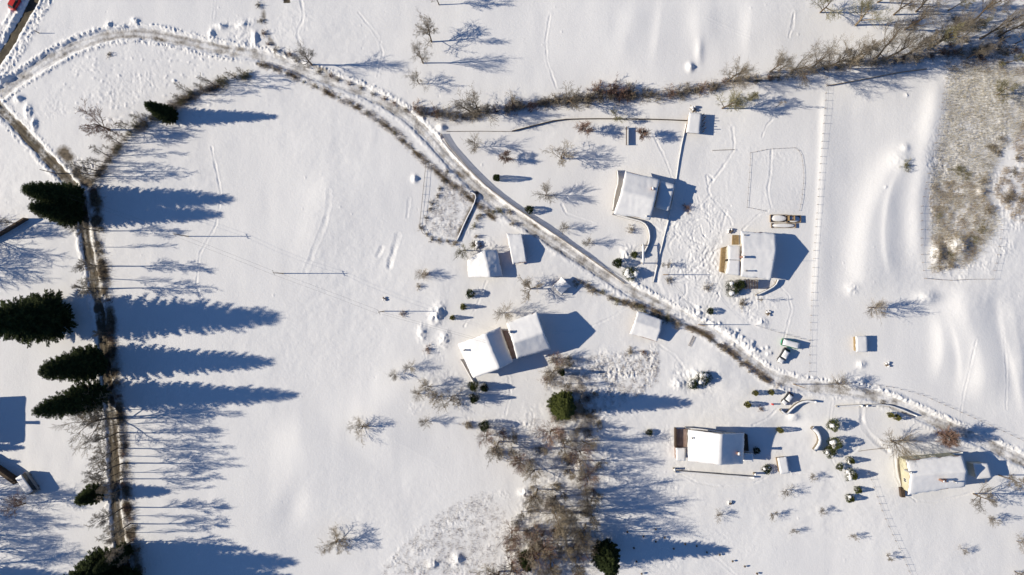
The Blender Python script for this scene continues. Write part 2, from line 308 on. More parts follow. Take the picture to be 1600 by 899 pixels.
for b_ in [(683, 492, 9, 15, .9, .9, 6, .4), (1078, 106, 5, 6, .9, .15, 7), (1092, 82, 6, 18, .3, .05), (648, 280, 4, 5, .8, .1), (1268, 46, 0.1, .1, 0), (272, 127, 2.4, 2, .35, .3), (172, 40, 4, 5, .5, .6, 4), (212, 33, 5, 4, .45, .6, 4), (190, 44, 9, 3, .2, .5, 4),
           (345, 42, 8, 4, .8, .6), (380, 40, 10, 5, .5, .4), (398, 60, 4, 8, .7, .5), (330, 55, 4, 8, .5, .5), (30, 155, 7, 5, .8, .5), (8, 125, 8, 7, 1.0, .4), (45, 175, 5, 10, .6, .5), (55, 195, 4, 8, .6, .5),
           (1448, 465, 16, 9, .9, .1), (1330, 452, 9, 9, .4, .2), (1412, 232, 6, 6, .35, .1), (1405, 255, 16, 16, .45, .1), (1345, 570, 6, 5, .5, .3), (907, 731, 8, 9, 1.4, .5), (1228, 612, 18, 6, .3, .4, 5, .3),
           (1060, 600, 10, 8, .5, .4), (1088, 585, 12, 8, .6, .5), (1240, 652, 8, 6, .6, .2), (980, 400, 10, 12, .5, .5), (985, 585, 0.1, .1, 0), (660, 520, 7, 12, .5, .4), (1215, 565, .1, .1, 0), (1400, 595, .1, .1, 0),
           (675, 882, 7, 6, .8, .5), (715, 875, 8, 8, .8, .6), (695, 530, 8, 12, .5, .4), (820, 770, 8, 6, .6, .5), (1495, 385, 14, 16, 1.6, .5), (1462, 395, 8, 14, 1.2, .4), (1530, 300, 7, 6, .8, .5), (1190, 505, 8, 6, .5, .4), (1140, 520, 14, 5, .5, .5, 5, .6),
           (1170, 540, 14, 5, .5, .5, 5, .7), (690, 200, 6, 5, .9, .1), (1310, 690, .1, .1, 0), (1275, 690, 0.1, .1, 0), (1125, 665, .1, .1, 0), (940, 770, .1, .1, 0),
           (1395, 120, 2.4, 2, .3, .3, 3), (1355, 116, 2.4, 2, .3, .3, 3), (1384, 115, 2, 2.4, .3, .3, 3), (1394, 133, 3.2, 2.4, .35, .3, 3), (1415, 150, 2.6, 2.4, .3, .3, 3), (1421, 108, 3, 2, .3, .3, 3), (1332, 120, 4, 2.0, .25, .3, 3), (1380, 294, 2, 2, .25, .2, 3),
           (448, -2, 5, 3, -.6, 0), (458, 790, 18, 34, -.35, 0, 5, .3), (1225, 665, 35, 12, -.8), (1345, 597, 5, 5, .9, .4), (1048, 150, .1, .1, 0)]:
    bump(*b_)
for _ in range(26):   # clods along the dug lane banks
    x = 1080 + rg.rand() * 130; bump(x, 495 + (x - 1080) * .62 + rg.randn() * 9 - 10, 2.5, 2.5, .35, .2)
soilpond = sub(440, 456, -36, 4); ASPH[soilpond] = np.maximum(ASPH[soilpond], .8 * np.exp(-((PX[soilpond] - 448) / 6) ** 4))

def gz(px, py):
    i = np.clip(np.searchsorted(GX, px) - 1, 0, NX - 2); j = np.clip(np.searchsorted(GY, py) - 1, 0, NY - 2)
    fx = (px - GX[i]) / (GX[i + 1] - GX[i]); fy = (py - GY[j]) / (GY[j + 1] - GY[j])
    return Z[j, i] * (1 - fx) * (1 - fy) + Z[j, i + 1] * fx * (1 - fy) + Z[j + 1, i] * (1 - fx) * fy + Z[j + 1, i + 1] * fx * fy
def ob_tag(o, label=None, cat=None, group=None, kind=None):
    if label: o['label'] = label
    if cat: o['category'] = cat
    if group: o['group'] = group
    if kind: o['kind'] = kind
    return o
def build_ground():
    co = np.stack([(PX - 800) * S, (450 - PY) * S, Z], -1).reshape(-1, 3)
    idx = np.arange(NY * NX).reshape(NY, NX)
    quads = np.stack([idx[:-1, :-1], idx[1:, :-1], idx[1:, 1:], idx[:-1, 1:]], -1).reshape(-1, 4)
    fr = ROAD[:-1, :-1].reshape(-1)
    for k, (nm, lab) in enumerate([('snow_field', 'snow covered meadow and gardens'), ('road', 'narrow snowy lane curving through the hamlet'), ('track', 'rutted snowy track beside the spruces'), ('asphalt_road', 'cleared asphalt road in the corner')]):
        q = quads[fr == k]; used, inv = np.unique(q, return_inverse=True); q = inv.reshape(-1, 4)
        me = bpy.data.meshes.new(nm); me.vertices.add(len(used)); me.vertices.foreach_set('co', co[used].ravel())
        me.loops.add(q.size); me.loops.foreach_set('vertex_index', q.ravel().astype(np.int32))
        me.polygons.add(len(q)); me.polygons.foreach_set('loop_start', np.arange(0, q.size, 4, dtype=np.int32))
        me.polygons.foreach_set('use_smooth', np.ones(len(q), bool))
        for an, arr in (('dirt', DIRT), ('asphalt', ASPH)):
            a = me.attributes.new(an, 'FLOAT', 'POINT'); a.data.foreach_set('value', arr.reshape(-1)[used].astype(np.float32))
        me.update(); me.validate(); me.materials.append(GROUND)
        o = bpy.data.objects.new(nm, me); col.objects.link(o); ob_tag(o, lab, None, None, 'structure')
build_ground()

# ------------------------------------------------------------------ mesh helpers
class MB:
    def __init__(s): s.v = []; s.f = []
    def quadf(s, *p):
        n = len(s.v); s.v += [tuple(q) for q in p]; s.f.append(tuple(range(n, n + len(p))))
    def box(s, c, d, rz=0, taper=1.0):
        n = len(s.v); cs, sn = math.cos(rz), math.sin(rz)
        for z, t in ((-.5, 1), (.5, taper)):
            for x, y in ((-.5, -.5), (.5, -.5), (.5, .5), (-.5, .5)):
                X = x * d[0] * t; Y = y * d[1] * t; s.v.append((c[0] + X * cs - Y * sn, c[1] + X * sn + Y * cs, c[2] + z * d[2]))
        for q in ((3, 2, 1, 0), (4, 5, 6, 7), (0, 1, 5, 4), (1, 2, 6, 5), (2, 3, 7, 6), (3, 0, 4, 7)): s.f.append(tuple(n + k for k in q))
    def prism(s, pts, z0, z1):
        n = len(s.v); k = len(pts); z0 = z0 if hasattr(z0, '__len__') else [z0] * k; z1 = z1 if hasattr(z1, '__len__') else [z1] * k
        s.v += [(p[0], p[1], z) for p, z in zip(pts, z0)] + [(p[0], p[1], z) for p, z in zip(pts, z1)]
        s.f.append(tuple(range(n + k - 1, n - 1, -1))); s.f.append(tuple(range(n + k, n + 2 * k)))
        for i in range(k): j = (i + 1) % k; s.f.append((n + i, n + j, n + k + j, n + k + i))
    def tube(s, pts, rad, n=4):
        b = len(s.v); m = len(pts)
        for i, p in enumerate(pts):
            p = Vector(p); a = Vector(pts[max(i - 1, 0)]); c = Vector(pts[min(i + 1, m - 1)]); t = (c - a)
            if t.length < 1e-9: t = Vector((0, 0, 1))
            t.normalize(); u = t.cross(Vector((.3, .9, .2)));
            if u.length < 1e-3: u = t.cross(Vector((1, 0, 0)))
            u.normalize(); w2 = t.cross(u); r = rad[i] if hasattr(rad, '__len__') else rad
            for k in range(n):
                an = 6.2832 * k / n; q = p + (u * math.cos(an) + w2 * math.sin(an)) * r; s.v.append((q.x, q.y, q.z))
        for i in range(m - 1):
            for k in range(n):
                k2 = (k + 1) % n; s.f.append((b + i * n + k, b + i * n + k2, b + (i + 1) * n + k2, b + (i + 1) * n + k))
        s.f.append(tuple(b + k for k in reversed(range(n)))); s.f.append(tuple(b + (m - 1) * n + k for k in range(n)))
    def lump(s, c, r, seed=0, n=8, m=5, flat=1.0, rough=.25):
        rr = random.Random(seed); b = len(s.v); fz = [[1 + rr.uniform(-rough, rough) for _ in range(n)] for _ in range(m)]
        s.v.append((c[0], c[1], c[2] + r[2]))
        for i in range(1, m):
            th = math.pi * .62 * i / (m - 1)
            for k in range(n):
                a = 6.2832 * k / n; q = fz[i][k]
                s.v.append((c[0] + r[0] * math.sin(th) * math.cos(a) * q, c[1] + r[1] * math.sin(th) * math.sin(a) * q, c[2] + r[2] * math.cos(th) * q))
        for k in range(n): s.f.append((b, b + 1 + k, b + 1 + (k + 1) % n))
        for i in range(m - 2):
            for k in range(n):
                s.f.append((b + 1 + i * n + k, b + 1 + (i + 1) * n + k, b + 1 + (i + 1) * n + (k + 1) % n, b + 1 + i * n + (k + 1) % n))
        s.f.append(tuple(b + 1 + (m - 2) * n + k for k in reversed(range(n))))
    def mesh(s, name, m, org=(0, 0, 0), smooth_=False):
        me = bpy.data.meshes.new(name); v = np.array(s.v, dtype=float).reshape(-1, 3) - np.array(org)
        me.from_pydata([tuple(x) for x in v], [], s.f); me.update()
        if m: me.materials.append(m)
        if smooth_: me.polygons.foreach_set('use_smooth', np.ones(len(me.polygons), bool))
        return me
def link(name, me, parent=None, loc=(0, 0, 0)):
    o = bpy.data.objects.new(name, me); col.objects.link(o); o.location = loc
    if parent: o.parent = parent
    return o
def part(name, mb, m, root, sm=False):
    org = root.get('_org'); org = tuple(root['_org'])
    me = mb.mesh(name, m, org, sm); o = link(name, me, root); o['_org'] = org; return o
def thing(name, loc, label, cat, group=None):
    o = bpy.data.objects.new(name, None); col.objects.link(o); o.location = loc; o.empty_display_size = .5
    o['_org'] = tuple(loc); return ob_tag(o, label, cat, group)
def single(name, mb, m, loc, label, cat, group=None, sm=False):
    o = link(name, mb.mesh(name, m, loc, sm), None, loc); return ob_tag(o, label, cat, group)
def G(px, py, dz=0.0): return Vector(((px - 800) * S, (450 - py) * S, float(gz(px, py)) + dz))
def V(px, py, z): k = S * (H - z) / H; return Vector(((px - 800) * k, (450 - py) * k, z))

# ------------------------------------------------------------------ vegetation prototypes
def rv(r): return Vector((r.gauss(0, 1), r.gauss(0, 1), r.gauss(0, 1))).normalized()
def grow(r, mb_t, mb_c, p, d, L, rad, lvl, cfg):
    n = cfg['seg'][lvl]; pts = [p.copy()]; rads = [rad]; q = p.copy(); dd = d.copy()
    for i in range(n):
        dd = (dd + rv(r) * cfg['wob'][lvl] + Vector((0, 0, cfg['up'][lvl]))).normalized(); q = q + dd * (L / n); pts.append(q.copy()); rads.append(rad * (1 - (i + 1) / n * cfg['tap'][lvl]))
    (mb_t if lvl < cfg['split'] else mb_c).tube(pts, rads, 6 if lvl == 0 else (4 if lvl == 1 else 3))
    if lvl + 1 >= len(cfg['num']) + 0: return
    for k in range(cfg['num'][lvl + 1]):
        t = cfg['start'][lvl] + (1 - cfg['start'][lvl]) * (k + r.random() * .8) / cfg['num'][lvl + 1]; t = min(t, .99); f = t * n; i = min(int(f), n - 1)
        c = pts[i].lerp(pts[i + 1], f - i); td = (pts[i + 1] - pts[i]).normalized()
        side = td.cross(rv(r)); side = side.normalized() if side.length > 1e-3 else Vector((1, 0, 0))
        a = cfg['ang'][lvl + 1] * r.uniform(.75, 1.25); nd = (td * math.cos(a) + side * math.sin(a)).normalized()
        ll = cfg['len'][lvl + 1] * L * r.uniform(.65, 1.15) * (1 - .45 * t * (lvl == 0) * cfg.get('cone', 1))
        grow(r, mb_t, mb_c, c, nd, ll, max(rads[i] * cfg['rr'], cfg['minr']), lvl + 1, cfg)
TREECFG = {
 'spread': dict(h=6., num=[1, 10, 8, 7, 4], start=[.26, .25, .2, .2], seg=[4, 5, 4, 3, 2], wob=[.08, .16, .2, .2, .2], up=[.05, .06, .05, .03, .02], tap=[.6, .8, .8, .6, .5], ang=[0, .95, .75, .7, .6], len=[1, .85, .55, .45, .5], rr=.55, minr=.016, r0=.17, split=2),
 'round': dict(h=6., num=[1, 22, 12, 7], start=[.16, .12, .15, .2], seg=[4, 4, 3, 2], wob=[.05, .10, .12, .14], up=[.05, .045, .03, .02], tap=[.6, .8, .7, .6], ang=[0, 1.0, .60, .50], len=[1, .84, .46, .42], rr=.30, minr=.016, r0=.15, split=2),
 'ball': dict(h=6., num=[1, 24, 14, 9], start=[.45, .15, .15, .2], seg=[4, 4, 3, 2], wob=[.05, .12, .14, .16], up=[.05, .03, .03, .02], tap=[.5, .8, .8, .6], ang=[0, 1.15, .7, .6], len=[1, .62, .5, .5], rr=.30, minr=.020, r0=.15, split=2),
 'dome': dict(h=5., num=[1, 10, 8, 7, 6], start=[.12, .15, .2, .2, .2], seg=[3, 5, 4, 3, 2], wob=[.05, .14, .2, .2, .2], up=[.05, .05, .05, .04, .03], tap=[.5, .8, .8, .6, .5], ang=[0, 1.1, .75, .7, .6], len=[1, 1.15, .55, .45, .5], rr=.5, minr=.016, r0=.2, split=2),
 'tall': dict(h=14., num=[1, 15, 8, 7, 3], start=[.35, .3, .2, .2], seg=[6, 5, 4, 2, 2], wob=[.06, .14, .18, .2, .2], up=[.05, .10, .06, .04, .02], tap=[.75, .85, .8, .6, .5], ang=[0, .7, .65, .7, .6], len=[1, .36, .5, .45, .5], rr=.42, minr=.022, r0=.22, split=2),
 'oak': dict(h=13., num=[1, 10, 8, 7, 4], start=[.28, .3, .2, .2, .2], seg=[5, 6, 4, 3, 2], wob=[.10, .20, .24, .24, .2], up=[.04, .08, .05, .03, 0], tap=[.65, .82, .8, .7, .5], ang=[0, .62, .6, .65, .7], len=[1, .74, .55, .45, .5], rr=.52, minr=.019, r0=.33, split=2),
 'slim': dict(h=14., num=[1, 14, 7, 6], start=[.25, .3, .2, .2], seg=[7, 4, 3, 2], wob=[.05, .12, .18, .2], up=[.04, .14, .08, .04], tap=[.8, .85, .8, .6], ang=[0, .6, .6, .6], len=[1, .26, .5, .5], rr=.4, minr=.022, r0=.14, split=2)}
PROTO = {}
def tree_mesh(kind, seed, tw=TWIG, bk=BARK):
    key = (kind, seed, tw.name, bk.name); gk = (kind, seed)
    if key not in PROTO and gk in PROTO:
        t, k, h = PROTO[gk]; t = t.copy(); k = k.copy(); t.materials[0] = bk; k.materials[0] = tw; PROTO[key] = (t, k, h)
    if key not in PROTO:
        c = TREECFG[kind]; r = random.Random(seed * 91 + 5); t = MB(); k = MB()
        grow(r, t, k, Vector((0, 0, -.3)), Vector((r.uniform(-.1, .1), r.uniform(-.1, .1), 1)).normalized(), c['h'] * .8, c['r0'], 0, c)
        PROTO[key] = PROTO[gk] = (t.mesh('trunk', bk), k.mesh('crown', tw), c['h'])
    return PROTO[key]
def bare_tree(px, py, h, kind, label, group=None, seed=None, wide=1., tw=TWIG, bk=BARK, name='bare_tree'):
    seed = rnd.randrange(3) if seed is None else seed; t, k, hh = tree_mesh(kind, seed, tw, bk)
    b = G(px, py); root = thing(name, b, label, 'tree', group); s = h / hh
    root.scale = (s * wide, s * wide, s); root.rotation_euler = (0, 0, rnd.uniform(0, 6.28))
    link('trunk', t, root); link('crown', k, root); return root
def shrub_mesh(seed, tw, dense=1.0, fan=.9):
    key = ('shrub', seed, tw.name, dense); gk = ('shrub', seed, dense)
    if key not in PROTO and gk in PROTO:
        me = PROTO[gk].copy(); me.materials[0] = tw; PROTO[key] = me
    if key not in PROTO:
        r = random.Random(seed * 7 + 3); b = MB()
        for i in range(int(28 * dense)):
            a = r.uniform(0, 6.28); el = r.uniform(.25, 1.5); d = Vector((math.cos(a) * math.cos(el), math.sin(a) * math.cos(el), math.sin(el)))
            p = Vector((r.gauss(0, .28), r.gauss(0, .28), -.05)); L = r.uniform(.4, 1.1); pts = [p]; q = p; dd = d
            for s_ in range(4): dd = (dd + rv(r) * .14 + Vector((0, 0, .06))).normalized(); q = q + dd * L / 4; pts.append(q)
            b.tube(pts, [.016, .014, .012, .010, .008], 3)
            for j in range(9):
                f = r.uniform(.6, 3.9); i0 = min(int(f), 3); c = pts[i0].lerp(pts[i0 + 1], f - i0); e = ((pts[i0 + 1] - pts[i0]).normalized() + rv(r) * .8).normalized()
                c2 = c + e * r.uniform(.15, .38); b.tube([c, c2], [.009, .006], 3)
                for _ in range(2):
                    g = c.lerp(c2, r.uniform(.2, .9)); b.tube([g, g + (e + rv(r) * .8).normalized() * r.uniform(.08, .2)], [.007, .005], 3)
        PROTO[key] = PROTO[gk] = b.mesh('shrub', tw)
    return PROTO[key]
SHRUBCOUNT = [0]
def shrub(px, py, r, h, label, group, tw=TWIG, seed=None, dense=1.0, cat='shrub'):
    seed = rnd.randrange(4) if seed is None else seed; me = shrub_mesh(seed, tw, dense); SHRUBCOUNT[0] += 1
    o = link('shrub', me, None, G(px, py)); o.scale = (r * S, r * S, h); o.rotation_euler = (0, 0, rnd.uniform(0, 6.28)); return ob_tag(o, label, cat, group)

def spruce_mesh(seed, needle=NEEDLE, full=1.0):
    key = ('spruce', seed, needle.name, full)
    if key not in PROTO:
        r = random.Random(seed * 13 + 1); t = MB(); c = MB(); h = 20.; t.tube([(0, 0, -.5), (0, 0, h * .5), (0, 0, h * .97)], [.35, .2, .04], 7)
        z = 1.0
        while z < h * .985:
            f = 1 - z / h; Rr = (4.7 * min(1, f * 1.2) ** .50 * (1 if f < .9 else .85) + .02) * r.uniform(.84, 1.10); nb = max(6, int(15 * f ** .5 + 4)); a0 = r.uniform(0, 6.28)
            for k in range(nb):
                a = a0 + 6.283 * k / nb + r.uniform(-.2, .2); L = Rr * r.uniform(.68, 1.12); zz = z + r.uniform(-.25, .25)
                dx, dy = math.cos(a), math.sin(a); n = 6; pts = []
                for i in range(n + 1):
                    u = i / n; pts.append(Vector((dx * L * u, dy * L * u, zz - .30 * L * u + .36 * L * u * u + max(0, .45 - f) * 1.3 * L * u)))
                c.tube([pts[0], pts[3], pts[n]], [.04, .03, .012], 3)
                m = max(4, int(L * 4.6 * full))
                for i in range(m):
                    u = .12 + .86 * (i + .5) / m; g = u * n; i0 = min(int(g), n - 1); p = pts[i0].lerp(pts[i0 + 1], g - i0)
                    for sd in (-1, 1):
                        sl = (.30 * L * (1 - u * .8) + .22) * r.uniform(.7, 1.2); an = a + sd * r.uniform(.55, .95)
                        e = Vector((math.cos(an) * sl, math.sin(an) * sl, -sl * r.uniform(.05, .5))); wv = Vector((-math.sin(an), math.cos(an), r.uniform(-.5, .5))) * (.09 + .05 * sl)
                        tip = p + e; md = p + e * .45 + Vector((0, 0, .05)); nn = len(c.v)
                        c.v += [tuple(p), tuple(md + wv), tuple(tip), tuple(md - wv)]; c.f.append((nn, nn + 1, nn + 2, nn + 3))
                    if i % 2 == 0:
                        hl = r.uniform(.2, .5); wv = Vector((dx, dy, 0)) * .12; nn = len(c.v)
                        c.v += [tuple(p + wv), tuple(p - wv), tuple(p + Vector((r.uniform(-.1, .1), r.uniform(-.1, .1), -hl)))]; c.f.append((nn, nn + 1, nn + 2))
            z += .30 + .26 * f * r.uniform(.8, 1.2)
        tipm = len(c.v)
        PROTO[key] = (t.mesh('trunk', BARK), c.mesh('crown', needle), h)
    return PROTO[key]
def spruce(px, py, h, label, wide=1., seed=0, needle=NEEDLE, group=None, name='spruce_tree'):
    t, c, hh = spruce_mesh(seed, needle); root = thing(name, G(px, py), label, 'spruce', group); s = h / hh
    root.scale = (s * wide, s * wide, s); root.rotation_euler = (0, 0, rnd.uniform(0, 6.28)); link('trunk', t, root); link('crown', c, root); return root
def evergreen(px, py, r, h, label, name='evergreen_shrub', leaf=NEEDLEBR, shape='ball', snow=0, cat='evergreen shrub', group=None, seed=0):
    """round, columnar or conical foliage of small leaf faces; r in px"""
    rr = random.Random(seed + int(px * 7 + py)); b = MB(); R_ = r * S; N = int(900 * max(.5, min(2.2, R_ * h / 2)))
    for _ in range(N):
        u = rr.random(); th = rr.uniform(0, 6.283)
        if shape == 'cone': prof = (1 - u) ** .8 + .05
        elif shape == 'column': prof = math.sin(math.pi * min(1, .12 + u * .88)) ** .35 * (1 - .35 * u)
        else: prof = math.sin(math.pi * (0.06 + .90 * u) ** .85) ** .6
        q = rr.random() ** .33 * prof * R_ * (1 + .22 * math.sin(th * 3 + u * 5 + px) + rr.uniform(-.08, .12)); p = Vector((q * math.cos(th), q * math.sin(th), u * h))
        out = Vector((math.cos(th), math.sin(th), rr.uniform(0, 1.1))).normalized(); sz = rr.uniform(.10, .2); si = out.cross(rv(rr)).normalized() * sz * .5
        n = len(b.v); b.v += [tuple(p - si), tuple(p + si), tuple(p + out * sz * 1.6)]; b.f.append((n, n + 1, n + 2))
    root = thing(name, G(px, py), label, cat, group); link('foliage', b.mesh('foliage', leaf), root)
    t = MB(); t.tube([(0, 0, -.3), (0, 0, h * .8)], [.07, .02], 5); link('trunk', t.mesh('trunk', BARK), root)
    for k in range(snow):
        a = rr.uniform(2.0, 4.6) if k % 3 else rr.uniform(0, 6.28); q = R_ * rr.uniform(.3, .8); l = MB(); u = rr.uniform(.55, .85) if shape != 'cone' else rr.uniform(.2, .6)
        sz = R_ * rr.uniform(.22, .42); l.lump((q * math.cos(a), q * math.sin(a), u * h), (sz, sz, sz * .6), seed * 9 + k, 9, 5)
        link('snow_clump', l.mesh('snow_clump', SNOW, (0, 0, 0), True), root)
    return root

def grass_patch(polys, n, hgt, m, label, name='dry_grass', lean=(.25, 0), wd=.035, clump=14, thr=-.08, seed=0):
    r = np.random.RandomState(seed + 5); P = []
    for pts in polys:
        xs = [p[0] for p in pts]; ys = [p[1] for p in pts]; need = n // len(polys); got = 0
        while got < need:
            x = r.uniform(min(xs), max(xs), 20000); y = r.uniform(min(ys), max(ys), 20000); ins = np.zeros(20000, bool)
            for (x0, y0), (x1, y1) in zip(pts, pts[1:] + pts[:1]):
                if abs(y1 - y0) > 1e-9: ins ^= ((y0 > y) != (y1 > y)) & (x < (x1 - x0) * (y - y0) / (y1 - y0) + x0)
            ins &= (vnoise(x, y, clump, seed + 3) + .5 * vnoise(x, y, clump * .35, seed + 4)) > thr; P.append(np.stack([x[ins], y[ins]], 1)[:need - got]); got += len(P[-1])
            if not ins.any(): break
    P = np.concatenate(P); N = len(P); P = P + r.randn(N, 2) * (4.5 if hgt > .3 and wd > .02 and N > 15000 else 1.5); X = (P[:, 0] - 800) * S; Y = (450 - P[:, 1]) * S; zz = gz(P[:, 0], P[:, 1]) - .05
    h = hgt * r.uniform(.5, 1.2, N); a = r.uniform(0, 6.283, N); lx = (r.randn(N) * .35 + lean[0]) * h; ly = (r.randn(N) * .35 + lean[1]) * h; w_ = wd * r.uniform(.6, 1.4, N)
    v = np.empty((N, 3, 3)); v[:, 0] = np.stack([X - w_ * np.cos(a), Y - w_ * np.sin(a), zz], 1); v[:, 1] = np.stack([X + w_ * np.cos(a), Y + w_ * np.sin(a), zz], 1); v[:, 2] = np.stack([X + lx, Y + ly, zz + h], 1)
    me = bpy.data.meshes.new(name); me.vertices.add(3 * N); me.vertices.foreach_set('co', v.ravel()); me.loops.add(3 * N); me.loops.foreach_set('vertex_index', np.arange(3 * N, dtype=np.int32))
    me.polygons.add(N); me.polygons.foreach_set('loop_start', np.arange(0, 3 * N, 3, dtype=np.int32)); me.update(); me.validate(); me.materials.append(m)
    o = link(name, me); ob_tag(o, label, 'grass', None, 'stuff'); return o
def band(pts, wd):
    """polygon around a polyline"""
    L = []; Rr = []
    for i, p in enumerate(pts):
        a = pts[max(i - 1, 0)]; b = pts[min(i + 1, len(pts) - 1)]; dx, dy = b[0] - a[0], b[1] - a[1]; l = math.hypot(dx, dy); nx, ny = -dy / l * wd, dx / l * wd
        L.append((p[0] + nx, p[1] + ny)); Rr.append((p[0] - nx, p[1] - ny))
    return L + Rr[::-1]

# ------------------------------------------------------------------ buildings
def lerp2(a, b, t): return a + (b - a) * t
def house(cs, rd, ezs, rz, label, wall=PLASTER, name='house', cat='house', chim=(), snow=.30, roofm=TILE, windows=(), zb=-.6, rough=.04, inset=.10, group=None, thick=.12, seed=0, doors=(), rz2=None, wallm2=None):
    """cs: photo pixels of the eave corners A,B (eave 1), C,D (eave 2; C beside B); rd: ridge pixel near A/D, ridge pixel near B/C"""
    cx = sum(c[0] for c in cs) / 4; cy = sum(c[1] for c in cs) / 4; base = float(gz(cx, cy)) if -30 < cx < 1630 else 0.
    rz2 = rz if rz2 is None else rz2
    A, B = [V(*cs[i], ezs[0]) for i in (0, 1)]; C, D = [V(*cs[i], ezs[1]) for i in (2, 3)]; R0 = V(*rd[0], rz); R1 = V(*rd[1], rz2)
    for v in (A, B, C, D, R0, R1): v.z += base
    loc = Vector(((A.x + B.x + C.x + D.x) / 4, (A.y + B.y + C.y + D.y) / 4, base)); root = thing(name, loc, label, cat, group)
    def P1(u, v): return (A.lerp(B, u)).lerp(R0.lerp(R1, u), v)
    def P2(u, v): return (D.lerp(C, u)).lerp(R0.lerp(R1, u), v)
    # walls
    wb = MB(); iu = inset; iv = inset * 1.6; dz = Vector((0, 0, -.10 - thick)); z0 = base + zb
    a, b, c, d = P1(iu, iv) + dz, P1(1 - iu, iv) + dz, P2(1 - iu, iv) + dz, P2(iu, iv) + dz; g0 = P1(iu, 1) + dz; g1 = P1(1 - iu, 1) + dz
    def dn(p): return Vector((p.x, p.y, z0))
    wb.quadf(dn(a), dn(b), b, a); wb.quadf(dn(c), dn(d), d, c); wb.quadf(dn(b), dn(c), c, g1, b); wb.quadf(dn(d), dn(a), a, g0, d)
    part('wall', wb, wall, root)
    # roof boards
    rb = MB(); tv = Vector((0, 0, -thick))
    for Pf, fl in ((P1, 0), (P2, 1)):
        q = [Pf(0, 0), Pf(1, 0), Pf(1, 1), Pf(0, 1)]
        if fl: q = q[::-1]
        lo = [p + tv for p in q]; n = len(rb.v); rb.v += [tuple(p) for p in q + lo]; rb.f += [(n, n + 1, n + 2, n + 3), (n + 7, n + 6, n + 5, n + 4)] + [(n + i, n + 4 + i, n + 4 + (i + 1) % 4, n + (i + 1) % 4) for i in range(4)]
    roof = part('roof', rb, roofm, root)
    # snow slab following both slopes
    if snow > 0:
        sb = MB(); nu = 26; nv = 11; rr = random.Random(seed + int(cx)); so = rr.random() * 100
        rows = [(1, j / nv) for j in range(nv + 1)] + [(2, 1 - j / nv) for j in range(1, nv + 1)]; M = len(rows); top = []; bot = []
        for ri, (sd, v) in enumerate(rows):
            for i in range(nu + 1):
                u = i / nu; p = (P1 if sd == 1 else P2)(u, v); e = min(u, 1 - u) * nu / 1.2; e2 = (v * nv) / 1.2 if True else 1
                ed = min(1, e) ** .5 if e < 1 else 1; ed2 = min(1, e2) ** .5 if e2 < 1 else 1
                nzv = float(vnoise(np.array(p.x + so), np.array(p.y), .9, 3)) * 2 + float(vnoise(np.array(p.x + so), np.array(p.y), 2.6, 4)) * 2.5
                t = snow * (.35 + .65 * min(ed, ed2)) + rough * nzv
                out = Vector((0, 0, 0)); wob = rr.uniform(-.10, .08)
                if i in (0, nu): out += (P1(.5, v) - p).normalized() * wob
                if v == 0: out += (R0.lerp(R1, u) - p).normalized() * ((rr.uniform(-.12, .06) + .5 * float(vnoise(np.array(p.x + p.y), np.array(so), 1.7, 6))))
                top.append(p + Vector((0, 0, max(.05, t))) + out); bot.append(p + Vector((0, 0, .006)) + out * .8)
        n0 = len(sb.v); sb.v += [tuple(p) for p in top + bot]; W = nu + 1; O = len(top)
        for j in range(M - 1):
            for i in range(nu):
                q = (n0 + j * W + i, n0 + j * W + i + 1, n0 + (j + 1) * W + i + 1, n0 + (j + 1) * W + i); sb.f.append(q); sb.f.append(tuple(x + O for x in reversed(q)))
        for i in range(nu):
            for j, fl in ((0, 0), (M - 1, 1)):
                q = (n0 + j * W + i, n0 + j * W + i + 1, n0 + O + j * W + i + 1, n0 + O + j * W + i); sb.f.append(q[::-1] if not fl else q)
        for j in range(M - 1):
            for i in (0, nu):
                q = (n0 + j * W + i, n0 + (j + 1) * W + i, n0 + O + (j + 1) * W + i, n0 + O + j * W + i); sb.f.append(q if i == 0 else q[::-1])
        part('snow_cover', sb, ROOFSNOW, root, True)
    for (x, y, ztop, wdt, cm) in chim:
        p = V(x, y, ztop); p.z += base; zb_ = base + min(ezs); cb = MB(); ang = math.atan2((B - A).y, (B - A).x)
        cb.box((p.x, p.y, (p.z + zb_) / 2), (wdt, wdt, p.z - zb_), ang); cb.box((p.x, p.y, p.z - .02), (wdt + .14, wdt + .14, .12), ang)
        co = part('chimney', cb, cm, roof)
        if wdt > .35:
            lb = MB(); lb.lump((p.x, p.y, p.z + .02), (wdt * .6, wdt * .6, .22), int(x)); part('snow_cap', lb, ROOFSNOW, co, True)
    # windows/doors on wall: (side, position along, z centre, width, height) side 0: AB, 1: BC, 2: CD, 3: DA
    edges = [(a, b), (b, c), (c, d), (d, a)]
    cen = (a + b + c + d) / 4
    def opening(nm, k, t, zc, ww, hh, depth=.08):
        p, q = edges[k]; dirv = Vector((q.x - p.x, q.y - p.y, 0)); ang = math.atan2(dirv.y, dirv.x); o = Vector((p.x, p.y, 0)).lerp(Vector((q.x, q.y, 0)), t); nrm = Vector((dirv.y, -dirv.x, 0)).normalized()
        if nrm.dot(o - Vector((cen.x, cen.y, 0))) < 0: nrm = -nrm
        fb = MB(); o2 = o + nrm * .03
        for sx, sz, dw, dh in ((0, .5, ww + .16, .09), (0, -.5, ww + .16, .09), (.5, 0, .09, hh), (-.5, 0, .09, hh)):
            dd = dirv.normalized() * sx * ww; fb.box((o2.x + dd.x, o2.y + dd.y, base + zc + sz * hh), (dw, .1, dh), ang)
        if nm == 'window': fb.box((o2.x, o2.y, base + zc), (.06, .08, hh - .1), ang)
        fo = part(nm, fb, FRAMEM if nm == 'window' else WOOD, root)
